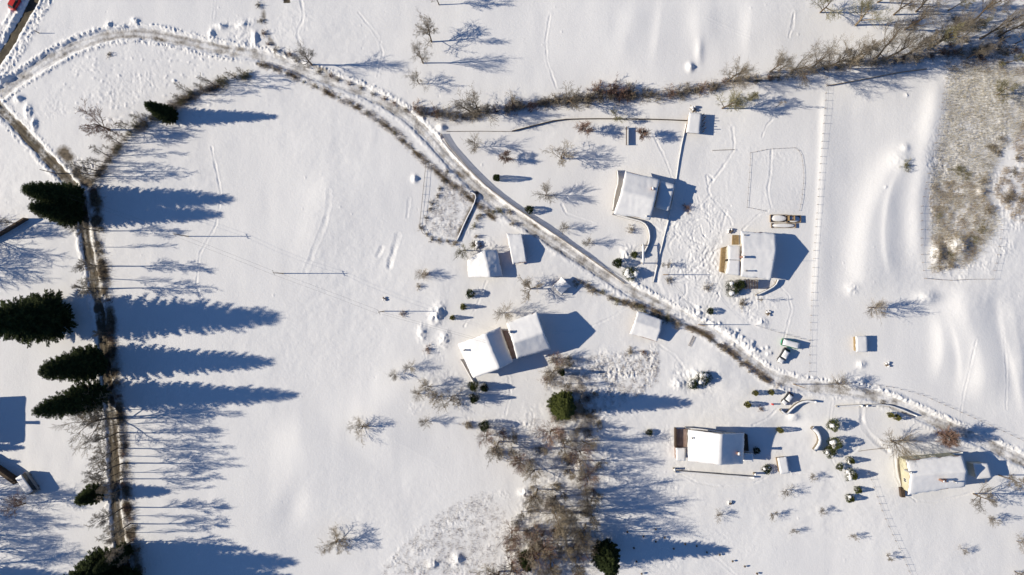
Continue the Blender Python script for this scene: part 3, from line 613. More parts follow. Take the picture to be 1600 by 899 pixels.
        pb = MB(); o3 = o + nrm * .012; pb.box((o3.x, o3.y, base + zc), (ww - .08, .05, hh - .08), ang)
        part('pane' if nm == 'window' else 'door_leaf', pb, GLASS if nm == 'window' else DARKWOOD, fo)
    for wd_ in windows: opening('window', *wd_)
    for wd_ in doors: opening('door', *wd_)
    root['_base'] = base; return root

def flat_roof(cs, z, label, name, cat, wall=WOOD, snow=.3, z2=None, group=None, root=None, inset=.08, zb=-.4, roofm=DARKWOOD):
    """low shed with a lean-to roof; cs px corners (A,B at height z ; C,D at height z2)"""
    cx = sum(c[0] for c in cs) / 4; cy = sum(c[1] for c in cs) / 4; base = float(gz(cx, cy)) if root is None else root['_base']; z2 = z if z2 is None else z2
    q = [V(*cs[0], z), V(*cs[1], z), V(*cs[2], z2), V(*cs[3], z2)]
    for p in q: p.z += base
    c = sum(q, Vector()) / 4
    own = root is None
    if own: root = thing(name, Vector((c.x, c.y, base)), label, cat, group)
    ins = [p.lerp(c, inset * 1.6) for p in q]; wb = MB(); wb.prism(ins, base + zb, [p.z - .1 for p in ins]); part('wall' if own else 'annex_wall', wb, wall, root)
    rb = MB(); rb.prism(q, [p.z - .08 for p in q], [p.z for p in q]); part('roof' if own else 'annex_roof', rb, roofm, root)
    if snow:
        sb = MB(); n = 9; top = []; bot = []
        for j in range(n + 1):
            for i in range(n + 1):
                p = q[0].lerp(q[1], i / n).lerp(q[3].lerp(q[2], i / n), j / n); e = min(i, n - i, j, n - j); t = snow * (.4 if e == 0 else 1) + rnd.uniform(-.03, .03)
                if e == 0: p = p + (c - p).normalized() * rnd.uniform(-.05, .06)
                top.append(p + Vector((0, 0, t))); bot.append(p + Vector((0, 0, .006)))
        W = n + 1; O = len(top); sb.v = [tuple(p) for p in top + bot]
        for j in range(n):
            for i in range(n):
                k = (j * W + i, j * W + i + 1, (j + 1) * W + i + 1, (j + 1) * W + i); sb.f.append(k); sb.f.append(tuple(x + O for x in reversed(k)))
        for i in range(n):
            for (a, b) in ((i, i + 1), (n * W + i + 1, n * W + i), ((i + 1) * W, i * W), (i * W + n, (i + 1) * W + n)): sb.f.append((b, a, a + O, b + O))
        part('snow_cover', sb, ROOFSNOW, root, True)
    return root

def wall_thing(pts, h, wd, label, m=STONE, name='garden_wall', cat='wall', snow=.18, group=None, closed=False, zb=.3):
    P = [G(*p) for p in smooth(pts, 1)] if len(pts) > 2 else [G(*pts[0]).lerp(G(*pts[1]), t / 8) for t in range(9)]
    for i, p in enumerate(P):
        px, py = p.x / S + 800, 450 - p.y / S; P[i] = G(px, py)
    root = thing(name, P[0], label, cat, group); b = MB(); s = MB()
    def strip(mb, w0, za, zb_, rough):
        n = len(P); base = len(mb.v)
        for i, p in enumerate(P):
            a = P[max(i - 1, 0)]; c = P[min(i + 1, n - 1)]; d = Vector((c.x - a.x, c.y - a.y, 0)).normalized(); nn = Vector((-d.y, d.x, 0)) * (w0 / 2 + rnd.uniform(-rough, rough)); zt = zb_ + rnd.uniform(-rough, rough)
            mb.v += [tuple(p + nn + Vector((0, 0, za))), tuple(p + nn * (.9 if rough else 1) + Vector((0, 0, zt))), tuple(p - nn * (.9 if rough else 1) + Vector((0, 0, zt))), tuple(p - nn + Vector((0, 0, za)))]
        for i in range(n - 1):
            for k in range(4): k2 = (k + 1) % 4; mb.f.append((base + i * 4 + k, base + (i + 1) * 4 + k, base + (i + 1) * 4 + k2, base + i * 4 + k2))
        mb.f.append((base + 3, base + 2, base + 1, base)); e = base + (n - 1) * 4; mb.f.append((e, e + 1, e + 2, e + 3))
    strip(b, wd, -zb, h, 0); part('masonry' if m in (STONE, PLASTER, BRICK) else 'boards', b, m, root)
    if snow: strip(s, wd * 1.15, h + .004, h + snow, .035); part('snow_cap', s, SNOW, root, True)
    return root

def fence(pts, h, label, spacing=2.3, rails=2, name='wire_fence', m=WOOD, r=.05, maxp=95, railr=.012, group=None, picket=False):
    P = [Vector(((a[0] - 800) * S, (450 - a[1]) * S, 0)) for a in pts]; L = sum((b - a).length for a, b in zip(P[:-1], P[1:])); n = min(maxp, max(2, int(L / spacing)))
    def at(s):
        for a, b in zip(P[:-1], P[1:]):
            l = (b - a).length
            if s <= l: return a.lerp(b, s / l)
            s -= l
        return P[-1]
    pos = []
    for i in range(n + 1):
        q = at(L * i / n + (rnd.uniform(-.35, .35) if 0 < i < n else 0)); q.z = float(gz(q.x / S + 800, 450 - q.y / S)); pos.append(q)
    root = thing(name, pos[0], label, 'fence', group)
    for q in pos:
        b = MB(); hh = h * rnd.uniform(.9, 1.08); tx, ty = rnd.uniform(-.05, .05), rnd.uniform(-.05, .05); b.tube([q + Vector((0, 0, -.3)), q + Vector((tx, ty, hh))], [r, r * .85], 5); part('post', b, m, root)
    b = MB()
    for k in range(rails):
        z = h * (.92 - k * .55 / max(1, rails - 1) * 1.0 if rails > 1 else .85)
        for a, c in zip(pos[:-1], pos[1:]): b.tube([a + Vector((0, 0, z)), c + Vector((0, 0, z))], railr, 3)
    if rails: part('rail' if railr > .02 else 'wire', b, m if railr > .02 else WIRE, root)
    if picket:
        b = MB(); k = int(L / .19)
        for i in range(k):
            q = at(L * i / k); q.z = float(gz(q.x / S + 800, 450 - q.y / S)); q2 = at(min(L, L * (i + .01) / k + .01)); an = math.atan2(q2.y - q.y, q2.x - q.x)
            b.box((q.x, q.y, q.z + h * .5), (.10, .03, h), an)
        part('pickets', b, m, root)
    return root

# ------------------------------------------------------------------ the houses
house([(977, 268), (1031, 281.5), (1016, 344), (959, 334)], [(970.5, 300), (1024, 313)], (4.0, 4.0), 5.9, 'pale cottage with twin-slope snowy roof and a lower east annex, north of the lane',
      chim=[(1020.5, 295, 6.5, .7, BRICK), (1010.5, 338.5, 5.0, .4, METAL)], windows=[(3, .3, 2.2, 1.0, 1.1), (3, .7, 2.2, 1.0, 1.1), (2, .3, 2.0, 1.0, 1.1), (2, .7, 2.0, 1.0, 1.1)], wall=PLASTER, rough=.04)
hx = bpy.data.objects['house']
flat_roof([(1031.5, 283), (1054.6, 289), (1044.8, 330.3), (1023, 325)], 3.3, '', '', '', wall=PLASTER, snow=.3, z2=3.0, root=hx)
house([(1157, 362), (1211, 366), (1204.5, 437.5), (1157, 432)], [(1159, 391), (1212.4, 392)], (3.3, 3.0), 5.4, 'long snowy-roofed house with a lower west wing and timber deck, beside the post fence',
      chim=[(1162.5, 402, 6.6, .6, BRICK), (1166.6, 423.8, 5.4, .35, METAL), (1163.6, 368, 4.6, .3, METAL)], windows=[(3, .3, 1.8, 1, 1.1), (0, .4, 1.8, 1, 1.1), (2, .3, 1.7, 1.1, 1.1), (2, .7, 1.7, 1.1, 1.1)], rough=.04)
h2 = bpy.data.objects['house.001']
flat_roof([(1137, 384.5), (1157, 384.5), (1156, 407), (1137.5, 406.5)], 3.1, '', '', '', wall=PLASTER, z2=4.1, root=h2, zb=-.5)
flat_roof([(1137.5, 407), (1156, 407.5), (1155.5, 431.5), (1133.3, 428.7)], 4.1, '', '', '', wall=PLASTER, z2=2.9, root=h2, zb=-.5)
def deck(cs, z, root, m=WOODY, rail=True, name='deck'):
    q = [V(*c, z) for c in cs]; base = root['_base']; b = MB(); b.prism(q, base - .4, base + z)
    n = len(q)
    for i in range(n):
        a, c = q[i], q[(i + 1) % n]; k = max(2, int((c - a).length / 1.2))
        if rail:
            for j in range(k): p = a.lerp(c, j / k); b.box((p.x, p.y, base + z + .45), (.08, .08, .9))
            b.tube([Vector((a.x, a.y, base + z + .9)), Vector((c.x, c.y, base + z + .9))], .05, 4)
    return part(name, b, m, root)
deck([(1127.5, 388), (1134.5, 386), (1131.5, 427), (1125, 425)], .9, h2); deck([(1144.5, 368), (1154, 368), (1154, 383), (1144, 383)], .6, h2, rail=False)
b = MB(); q = V(1208, 407, 6.5); b.tube([(q.x, q.y, h2['_base'] + 3), (q.x, q.y, h2['_base'] + 7.2)], .04, 5); b.tube([(q.x - .6, q.y, h2['_base'] + 7), (q.x + .6, q.y, h2['_base'] + 7)], .025, 4); part('antenna', b, METAL, h2)
house([(1075.2, 721), (1075.5, 672), (1163, 677), (1160, 725.5)], [(1124.2, 727.2), (1126.3, 678.8)], (4.4, 4.2), 7.5, 'white-roofed house with steep north-south ridge and a long retaining wall in front of it', wall=PLASTER,
      chim=[(1155, 710, 6.6, .75, BRICK), (1082, 685.5, 5.8, .3, METAL)], windows=[(1, .3, 2.0, 1., 1.1), (1, .7, 2.0, 1., 1.1), (0, .5, 2, 1, 1.1)], rough=.03, rz2=8.6)
h3 = bpy.data.objects['house.002']
b = MB(); base = h3['_base']; q = V(1117, 722, 6.6); b.lump((q.x, q.y, base + 6.75), (.75, .5, .22), 3, 12, 5, rough=.03); part('roof_dish', b, DISHM, h3, True)
flat_roof([(1055.7, 700.5), (1071.5, 700.5), (1071, 720.5), (1056.5, 720.5)], 2.4, '', '', '', wall=PINKROOF, root=h3)
b = MB(); q = [V(*c, .5) for c in [(1057, 672), (1073, 671), (1073, 699), (1057, 699)]]; b.prism(q, base - .3, base + .45); part('terrace', b, PINKROOF, h3)
b = MB(); q = [V(*c, 1.3) for c in [(1055, 670), (1057, 670), (1057, 700), (1055, 700)]]; b.prism(q, base - .3, base + 1.5); part('terrace_wall', b, DARKWOOD, h3)
b = MB(); q = [V(*c, 2.2) for c in [(1163, 679), (1170, 681), (1172, 707), (1163, 706)]]; b.prism(q, base - .3, base + 1.2); part('porch', b, DARKWOOD, h3)
flat_roof([(1161, 708.5), (1176, 709.5), (1177, 722), (1161, 721)], 1.9, '', '', '', wall=PLASTER, root=h3)
house([(1414, 719.5), (1502, 712), (1506.5, 760), (1417.5, 773)], [(1420.7, 743.3), (1509.4, 736.5)], (5.0, 4.4), 7.0, 'long house with a pale yellow gable wall in the lower right corner', wall=YPLASTER,
      chim=[(1423, 739, 7.6, .4, METAL), (1474, 752.5, 8.4, .55, BRICK), (1479, 752, 7.6, .6, BRICK), (1493, 754.5, 7.0, .4, METAL)], windows=[(3, .33, 2.4, 1.1, 1.3), (3, .72, 3.6, .9, 1.0), (0, .2, 2.2, 1, 1.2), (0, .4, 2.2, 1, 1.2), (0, .6, 2.2, 1, 1.2)], rough=.04, inset=.045)
h4 = bpy.data.objects['house.003']
b = MB(); base = h4['_base']; q = [V(*c, 1) for c in [(1405, 762), (1412, 764), (1413, 777), (1407, 777)]]; b.prism(q, base - .3, base + 1.3); part('side_porch', b, DARKWOOD, h4)
# the pair of farmhouses in the middle
house([(740.2, 591), (715.4, 538.4), (781.3, 511.4), (801.6, 565.6)], [(780.8, 576.8), (758, 521.5)], (3.4, 3.6), 6.0, 'west farmhouse of the joined pair, bright sunlit slope and tall shaded slope', chim=[(725.5, 548, 5.3, .35, METAL)], rough=.05, windows=[(0, .3, 1.8, 1, 1.1), (0, .7, 1.8, 1, 1.1), (3, .5, 2, 1, 1.1)], wall=PLASTER, inset=.06)
house([(791.5, 506.3), (839, 488), (860.4, 545.6), (807.5, 560.8)], [(801, 537), (849.7, 520.2)], (5.2, 3.8), 7.0, 'east farmhouse of the joined pair, casting a broad gabled shadow', chim=[(796.5, 519.5, 7.2, .6, BRICK)], rough=.04, windows=[(1, .5, 3, 1.1, 1.2), (2, .3, 2, 1, 1.1), (2, .7, 2, 1, 1.1)], wall=PLASTER, inset=.06)
h6 = bpy.data.objects['house.005']
flat_roof([(785, 516.5), (793, 517.5), (808, 560), (800, 562)], 2.7, '', '', '', wall=PLASTER, snow=0, root=h6, roofm=PINKROOF)
# barns and sheds
house([(732.7, 433.4), (730, 407), (776.8, 390.7), (785.3, 432)], [(765.6, 434), (756.5, 391.5)], (1.9, 1.9), 3.5, 'old barn with a bright west slope and patchy blue-shaded east slope', wall=WOOD, name='barn', cat='barn', rough=.09, snow=.22, roofm=DARKWOOD, doors=[(3, .5, .7, 1.3, 1.6)])
house([(792, 366.5), (815.5, 366.7), (822.7, 410.7), (800.8, 413)], [(796.5, 389), (819.5, 388)], (1.7, 1.7), 2.7, 'narrow shed with a plain snowy roof east of the old barn', wall=WOOD, name='barn', cat='shed', rough=.04, doors=[(3, .5, .6, 1.2, 1.4)])
house([(863, 446.8), (878.3, 433.4), (891.6, 447.6), (878, 461.8)], [(870.3, 454), (885, 440.6)], (1.5, 1.5), 2.3, 'small diamond-set hut between a bare tree and the lane', wall=WOOD, name='hut', cat='hut', rough=.03, snow=.2)
house([(996.7, 487.3), (1035, 500), (1026.7, 535), (984.3, 521.7)], [(991.5, 503), (1032.7, 516.2)], (1.9, 1.9), 2.9, 'low barn with snowy gable roof just south of the lane bank', wall=STONE, name='barn', cat='barn', rough=.03)
flat_roof([(1335.7, 525.8), (1353.8, 525.8), (1354.7, 550.7), (1336.5, 550.7)], 1.7, 'small hut with an orange timber front standing alone in the snowy meadow', 'hut', 'hut', wall=WOODY, z2=1.7)
flat_roof([(1214.6, 716.3), (1229.4, 714.5), (1234, 739.7), (1219.3, 742)], 1.9, 'small snow-topped garden shed east of the steep-roofed house', 'shed', 'shed', wall=WOOD)
flat_roof([(1519.5, 724.5), (1542.7, 724.6), (1548.9, 746.8), (1524, 749)], 3.4, 'small flat-roofed outbuilding at the east end of the yellow-gabled house', 'shed', 'shed', wall=PLASTER)
s8 = flat_roof([(1076.7, 176.7), (1096, 178), (1093, 210), (1071.7, 208)], 2.0, 'little shed with dark stacked posts at the corner of the garden fence', 'shed', 'shed', wall=WOOD)
b = MB(); bz = float(gz(1098, 192))
for k in range(7): q = G(1097.5 + (k % 2) * 2, 181 + k * 4.4); b.tube([(q.x, q.y, bz - .3), (q.x, q.y, bz + 1.7 + .3 * (k % 3))], .12, 5)
s8['_base'] = bz; part('lean_to_posts', b, DARKWOOD, s8)
# a house and outbuilding beyond the left frame edge (they throw the blue shadows in the corner)
house([(-130, 628), (-132, 700), (-70, 706), (-66, 626)], [(-100, 703), (-98, 627)], (5.5, 5.5), 8.6, 'large house just outside the left edge, its shadow reaching into view', chim=[(-98, 672, 10.0, .9, BRICK)], wall=PLASTER, rough=.04)
wall_thing([(-30, 384), (0, 370), (45, 343)], 2.0, .5, 'dark timber wall slanting in from the left edge above the track', m=DARKWOOD, name='timber_wall', snow=0)
wall_thing([(-30, 712), (0, 729), (33, 752)], 2.6, .9, 'brown timber wall slanting in from the left edge to the parked van', m=DARKWOOD, name='timber_wall', snow=0)

# garden walls
wall_thing([(1054, 736.6), (1100, 740), (1140, 743), (1176.4, 746)], .9, .45, 'long straight retaining wall below the steep-roofed house')
wall_thing([(1070, 668), (1100, 671), (1134, 676)], 1.2, .3, 'low pale wall along the north side of the steep-roofed house', snow=.1)
wall_thing([(957, 335), (985, 343), (1005, 348), (1013, 358), (1015, 375), (1010, 390), (1000, 402)], .8, .4, 'curved stone garden wall leading from the cottage down to the gate')
wall_thing([(1072, 194), (1062, 240), (1056, 285), (1048, 330), (1034, 385), (1021, 442)], .18, .35, 'long straight snow-capped wall between the cottage and the trampled garden', snow=.14)
wall_thing([(735, 300), (745, 306), (740, 322), (728, 345), (714, 378)], .32, .35, 'old curved stone wall of the orchard enclosure', snow=.22)
wall_thing([(964, 267), (966, 285), (960, 305), (957, 330)], .9, .4, 'short stone wall along the west side of the cottage')
wall_thing([(1267, 668), (1276, 676), (1279, 690), (1270, 703)], 1.3, .9, 'curved snow-topped stone bank in the garden with conifers', name='stone_bank')
wall_thing([(1218, 640), (1226, 648), (1234, 640), (1242, 632), (1256, 626), (1272, 628)], 1.1, .5, 'curving stone wall around the sunken parking bay')
wall_thing([(1305, 635), (1325, 634), (1343, 633)], .8, .35, 'low dark hedge wall west of the garden gate on the lane')
wall_thing([(1352, 633), (1380, 632), (1400, 637), (1430, 650)], .7, .35, 'low wall east of the garden gate on the lane')
wall_thing([(1180, 462), (1196, 455), (1210, 447), (1214, 438)], .9, .4, 'short curving stone wall at the southeast corner of the long house')
wall_thing([(1410, 718), (1440, 714), (1470, 711), (1500, 707)], .9, .4, 'stone wall along the north side of the yellow-gabled house', snow=.1)
wall_thing([(1402, 716), (1402, 735), (1408, 762)], .3, .4, 'low yellowish plinth wall at the foot of the yellow gable', snow=0)
wall_thing([(720, 562), (740, 598)], .5, .3, 'short trellis wall beside the west farmhouse', m=WOOD, name='timber_wall', snow=.06)
# fences
fence([(1292, 110), (1285, 190), (1280, 250), (1276, 310), (1271, 380), (1267, 460), (1264, 540), (1263, 592)], 1.15, 'long wire fence running from the tree row down past the long house to the lane')
fence([(1482, 100), (1470, 150), (1464, 200), (1455, 240), (1443, 285), (1434, 330), (1436, 390), (1443, 436)], 1.25, 'wire fence along the west edge of the dry grass plot')
fence([(1443, 436), (1480, 439), (1515, 437), (1548, 437)], 1.2, 'short wire fence closing the south end of the dry grass plot', railr=.03)
fence([(1562, 360), (1556, 400), (1548, 437)], 1.2, 'short wire fence at the southeast corner of the dry grass plot')
fence([(1355, 738), (1368, 775), (1380, 808), (1394, 838), (1408, 868), (1424, 905)], 1.1, 'wire fence running south from the row of small conifers')
fence([(1180, 509), (1215, 520), (1263, 533)], .8, 'low wire fence north of the snow-covered vehicles')
fence([(1345, 598), (1395, 606), (1440, 618), (1490, 640), (1540, 662), (1600, 690)], .9, 'wire fence along the snowy north bank of the lane')
fence([(689, 210), (700, 228), (730, 262), (760, 292), (800, 322), (850, 356), (900, 390), (950, 425), (976, 444)], 1.1, 'long picket fence beside the diagonal lane, striped shadow on snow', picket=True, name='picket_fence', rails=2, railr=.03, spacing=2.5)
fence([(698, 206.5), (750, 206), (800, 206.5)], .55, 'low thin rail fence west part of the north garden boundary', railr=.04, rails=2, spacing=2.6, name='rail_fence')
wall_thing([(800, 206), (840, 196), (872, 188), (920, 186.5), (980, 187), (1040, 188.5), (1073, 190)], .8, .15, 'dark board fence along the north garden boundary', m=DARKWOOD, name='board_fence', cat='fence', snow=0)
fence([(1290, 136), (1320, 131), (1370, 122), (1400, 116), (1445, 110)], .8, 'low leaning rail fence below the row of bare trees', railr=.09, rails=2, name='rail_fence')
fence([(1172, 240), (1200, 234), (1244, 232), (1252, 245), (1255, 275), (1252, 310), (1248, 330)], .38, 'low fence around the north and east of the vegetable plot', railr=.03, rails=1, spacing=1.6, name='rail_fence')
fence([(1172, 240), (1170, 275), (1166, 325), (1195, 331)], .38, 'low fence along the west side of the vegetable plot', railr=.03, rails=1, spacing=1.9, name='rail_fence')
fence([(1340, 705), (1362, 702), (1386, 700)], .5, 'very low fence between the conifer garden and the yellow-gabled house', railr=.04, name='rail_fence')
fence([(1113, 236), (1147, 235)], .5, 'short row of stakes at the top of the footprint path', railr=.04, name='rail_fence')
fence([(666, 255), (655, 362), (682, 378)], .9, 'old fence on the west side of the orchard enclosure', railr=.03, name='rail_fence')

# power poles
def pole(px, py, h, label, arm=True):
    root = thing('power_pole', G(px, py), label, 'power pole'); o = G(px, py); b = MB(); b.tube([o + Vector((0, 0, -.5)), o + Vector((0, 0, h))], [.15, .09], 7); part('mast', b, WOOD, root)
    if arm:
        b = MB(); b.box((o.x, o.y, o.z + h - .5), (.1, 1.6, .1), .5); c = part('crossarm', b, METAL, root)
        for k in (-.7, 0, .7):
            b = MB(); p = o + Vector((-math.sin(.5) * k, math.cos(.5) * k, h - .45)); b.tube([p, p + Vector((0, 0, .28))], [.05, .035], 6); part('insulator', b, LAMPG, c)
    return o + Vector((0, 0, h - .25))
pA = pole(294, 370, 8.6, 'slim power pole alone in the open west meadow, nearer the spruces'); pB = pole(443, 428, 8.5, 'slim power pole alone in the middle of the open meadow')
pC = pole(600, 487, 8.3, 'power pole beside small shrubs at the east edge of the meadow'); pD = pole(1092, 508, 7.5, 'power pole on the lane bank with a long thin shadow', False)
pE = pole(1037, 430, 6.5, 'power pole beside the long garden wall', False); pF = pole(1240, 601, 8, 'power pole beside the sunken parking bay', False); pG = pole(88, 272, 7, 'thin pole leaning over the west track bend', False)
pH = pole(62, 53, 2.0, 'short marker post between the two roads in the corner', False)
def wire(a, b, label, off=.5, sag=.8):
    root = None; d = Vector((b.x - a.x, b.y - a.y, 0)).normalized(); n = Vector((-d.y, d.x, 0)) * off; mb = MB()
    for s in (-1, 1):
        mb.tube([a.lerp(b, t / 12) + n * s - Vector((0, 0, sag * 4 * (t / 12) * (1 - t / 12))) for t in range(13)], .018, 3)
    single('power_line', mb, WIRE, a, label, 'cable')
wire(pA, pB, 'pair of power wires between the two meadow poles'); wire(pB, pC, 'pair of power wires from the mid-meadow pole to the pole by the shrubs'); wire(V(60, 290, 9), pA, 'pair of power wires from the spruces to the first meadow pole')
wire(pC, V(760, 535, 6.4), 'pair of power wires from the shrub-side pole to the west farmhouse', .3); wire(pE, pD, 'pair of wires between the wall pole and the lane bank pole', .3)

# ------------------------------------------------------------------ vehicles
def car(px, py, ang, L, W, Ht, paint, label, snow=0., name='parked_car', cat='car', seed=0, van=False):
    o = G(px, py); root = thing(name, (0, 0, 0), label, cat); hw = W / 2
    if van: prof = [(-.5, .55, .95), (-.47, .95, 1.05), (-.40, 1.0, 1.0)]
    sec = ([(-.5, .30, .55), (-.49, .22, .78), (-.46, .20, .88), (-.30, .18, .94), (-.22, .18, .98), (.0, .18, 1.0), (.3, .18, 1.0), (.42, .2, .97), (.48, .25, .92), (.5, .35, .7)])
    belt = Ht * (.62 if not van else .55); b = MB(); n = len(sec)
    for x, z0, zt in sec:
        zz = belt * zt; yy = hw * (1 if abs(x) < .44 else .90)
        for y, z in ((-yy * .92, z0), (-yy, z0 + .18), (-yy, zz - .10), (-yy * .9, zz), (yy * .9, zz), (yy, zz - .10), (yy, z0 + .18), (yy * .92, z0)): b.v.append((x * L, y, z))
    for i in range(n - 1):
        for k in range(8): k2 = (k + 1) % 8; b.f.append((i * 8 + k, i * 8 + k2, (i + 1) * 8 + k2, (i + 1) * 8 + k))
    b.f.append(tuple(range(8))); b.f.append(tuple((n - 1) * 8 + k for k in reversed(range(8))))
    link('body', b.mesh('body', paint), root)
    x0, x1, x2, x3 = (-.46, -.40, .44, .48) if van else (-.24, -.10, .30, .42); g = MB(); b0 = belt - .03; t = Ht; wy = hw * .90; ty = hw * .76
    cb = [(x0 * L, -wy, b0), (x3 * L, -wy, b0), (x3 * L, wy, b0), (x0 * L, wy, b0)]; ct = [(x1 * L, -ty, t), (x2 * L, -ty, t), (x2 * L, ty, t), (x1 * L, ty, t)]
    g.v += cb + ct; g.f += [(0, 1, 5, 4), (1, 2, 6, 5), (2, 3, 7, 6), (3, 0, 4, 7)]; link('windows', g.mesh('windows', GLASS), root)
    rf = MB(); rf.prism([(x1 * L - .03, -ty - .02), (x2 * L + .03, -ty - .02), (x2 * L + .03, ty + .02), (x1 * L - .03, ty + .02)], t, t + .05)
    for a, c in zip(cb, ct): rf.tube([a, c], .05, 4)
    link('roof', rf.mesh('roof', paint), root)
    for sx in (-.31, .30):
        for sy in (-1, 1):
            b = MB(); y0 = sy * (hw - .18); b.tube([(sx * L, y0, .33), (sx * L, y0 + sy * .2, .33)], .34, 14); wo = link('wheel', b.mesh('wheel', RUBBER), root)
            b = MB(); b.tube([(sx * L, y0 + sy * .19, .33), (sx * L, y0 + sy * .215, .33)], .19, 10); link('rim', b.mesh('rim', METAL), wo)
    for sy in (-1, 1):
        b = MB(); b.box((-.493 * L, sy * hw * .62, belt * .66), (.08, .34, .16)); link('headlight', b.mesh('headlight', LAMPG), root)
        b = MB(); b.box((.497 * L, sy * hw * .7, belt * .75), (.06, .22, .2)); link('tail_light', b.mesh('tail_light', REDP), root)
        b = MB(); b.box((x0 * L + .25, sy * (hw + .09), belt + .08), (.14, .2, .14)); link('mirror', b.mesh('mirror', paint), root)
    if snow > 0:
        def slab(xa, xb, ya, yb, z, th):
            m = MB(); nx, ny = 8, 6; r = random.Random(seed); top = []; bot = []
            for j in range(ny + 1):
                for i in range(nx + 1):
                    u, v = i / nx, j / ny; e = min(i, nx - i, j, ny - j); top.append((xa + (xb - xa) * u, ya + (yb - ya) * v, z + th * (.35 if e == 0 else (.85 if e == 1 else 1)) + r.uniform(-.02, .02))); bot.append((top[-1][0], top[-1][1], z + .004))
            Wd = nx + 1; O = len(top); m.v = top + bot
            for j in range(ny):
                for i in range(nx): k = (j * Wd + i, j * Wd + i + 1, (j + 1) * Wd + i + 1, (j + 1) * Wd + i); m.f.append(k); m.f.append(tuple(x + O for x in reversed(k)))
            for i in range(nx): m.f += [(i + 1, i, i + O, i + 1 + O), (ny * Wd + i, ny * Wd + i + 1, ny * Wd + i + 1 + O, ny * Wd + i + O)]
            for j in range(ny): m.f += [(j * Wd, (j + 1) * Wd, (j + 1) * Wd + O, j * Wd + O), ((j + 1) * Wd + nx, j * Wd + nx, j * Wd + nx + O, (j + 1) * Wd + nx + O)]
            link('snow_cover', m.mesh('snow_cover', SNOW, (0, 0, 0), True), root)
        slab(x1 * L - .15, x2 * L + .15, -ty - .05, ty + .05, t + .05, snow)
        if not van: slab(-.5 * L, x0 * L + .1, -hw * .88, hw * .88, belt - .02, snow * .8)
    root.location = o; root.rotation_euler = (0, 0, ang); return root
car(27.5, 7, math.atan2(-24, -13) , 4.6, 1.95, 1.9, REDP, 'red car driving on the cleared asphalt road in the corner')
car(1222.5, 556, math.atan2(-22, -13) + math.pi, 4.7, 2.0, 1.5, BLACKP, 'dark car under thick snow, parked beside the green-fronted van', .38, seed=1)
car(1233, 537.5, math.pi - .25, 5.4, 2.1, 1.6, GREENP, 'green van buried under a flat slab of snow near the wire fence', .4, van=True, name='parked_van', cat='van', seed=2)
car(1228.5, 623, math.atan2(14, 11), 3.9, 1.8, 1.5, BLACKP, 'dark car topped with snow inside the sunken stone parking bay', .35, seed=3)
car(50, 754, math.atan2(38, -27) + math.pi * 0, 6.6, 2.6, 2.9, GREYP, 'grey frosted van parked at the end of the brown timber wall', .12, van=True, name='parked_van', cat='van', seed=4)

# garden beds, pergola, heap, ladder
def frame_bed(x0, y0, x1, y1, h, label, m=WOOD, rot=0, name='garden_bed', fill=True):
    o = G((x0 + x1) / 2, (y0 + y1) / 2); root = thing(name, o, label, 'garden bed'); w_ = (x1 - x0) * S; d = (y1 - y0) * S; b = MB()
    for c, s in (((0, d / 2), (w_, .12)), ((0, -d / 2), (w_, .12)), ((w_ / 2, 0), (.12, d - .12)), ((-w_ / 2, 0), (.12, d - .12))): b.box((o.x + c[0], o.y + c[1], o.z + h / 2 - .1), (s[0], s[1], h + .2))
    part('frame', b, m, root)
    if fill: s = MB(); s.lump((o.x, o.y, o.z + h * .5), (w_ * .5, d * .5, .3), 5, 12, 5, rough=.1); part('snow_fill', s, SNOW, root, True)
frame_bed(1202, 337, 1228, 348, .7, 'long wooden raised bed full of snow north of the long house'); frame_bed(1228, 338, 1249, 349, .7, 'square wooden raised bed beside the wire fence north of the long house')
frame_bed(1229.5, 338.5, 1238, 346, 1.5, 'orange wooden compost box standing in the raised beds', m=WOODY, name='compost_box'); frame_bed(1204, 350, 1242, 357, .4, 'low narrow raised bed, the southernmost of the wooden ones')
# arbour by the long house
o = G(1171, 445); root = thing('arbour', o, 'dark lattice arbour against the south wall of the long house', 'arbour')
b = MB()
for k in range(8): b.tube([(o.x - 1.6 + k * .46, o.y - 1.3, o.z + 1.9), (o.x - 1.6 + k * .46, o.y + 1.3, o.z + 2.0)], .13, 4)
part('slats', b, DARKWOOD, root)
for sx in (-1.6, 1.6):
    for sy in (-1.3, 1.3): b = MB(); b.tube([(o.x + sx, o.y + sy, o.z - .3), (o.x + sx, o.y + sy, o.z + 1.95)], .08, 5); part('post', b, DARKWOOD, root)
# gate arch beside the two round evergreens
o = G(1003, 398); root = thing('gate_arch', o, 'tall wooden gate arch at the end of the curved garden wall', 'gate'); b = MB()
for sy in (-2.6, 2.6): b2 = MB(); b2.box((o.x, o.y + sy, o.z + 1.1), (.3, .3, 2.6)); part('pillar', b2, STONE, root)
b.box((o.x, o.y, o.z + 2.45), (.5, 5.6, .2)); part('lintel', b, WOOD, root); b = MB(); b.lump((o.x, o.y, o.z + 2.5), (.4, 2.9, .35), 2, 10, 5); part('snow_cap', b, SNOW, root, True)
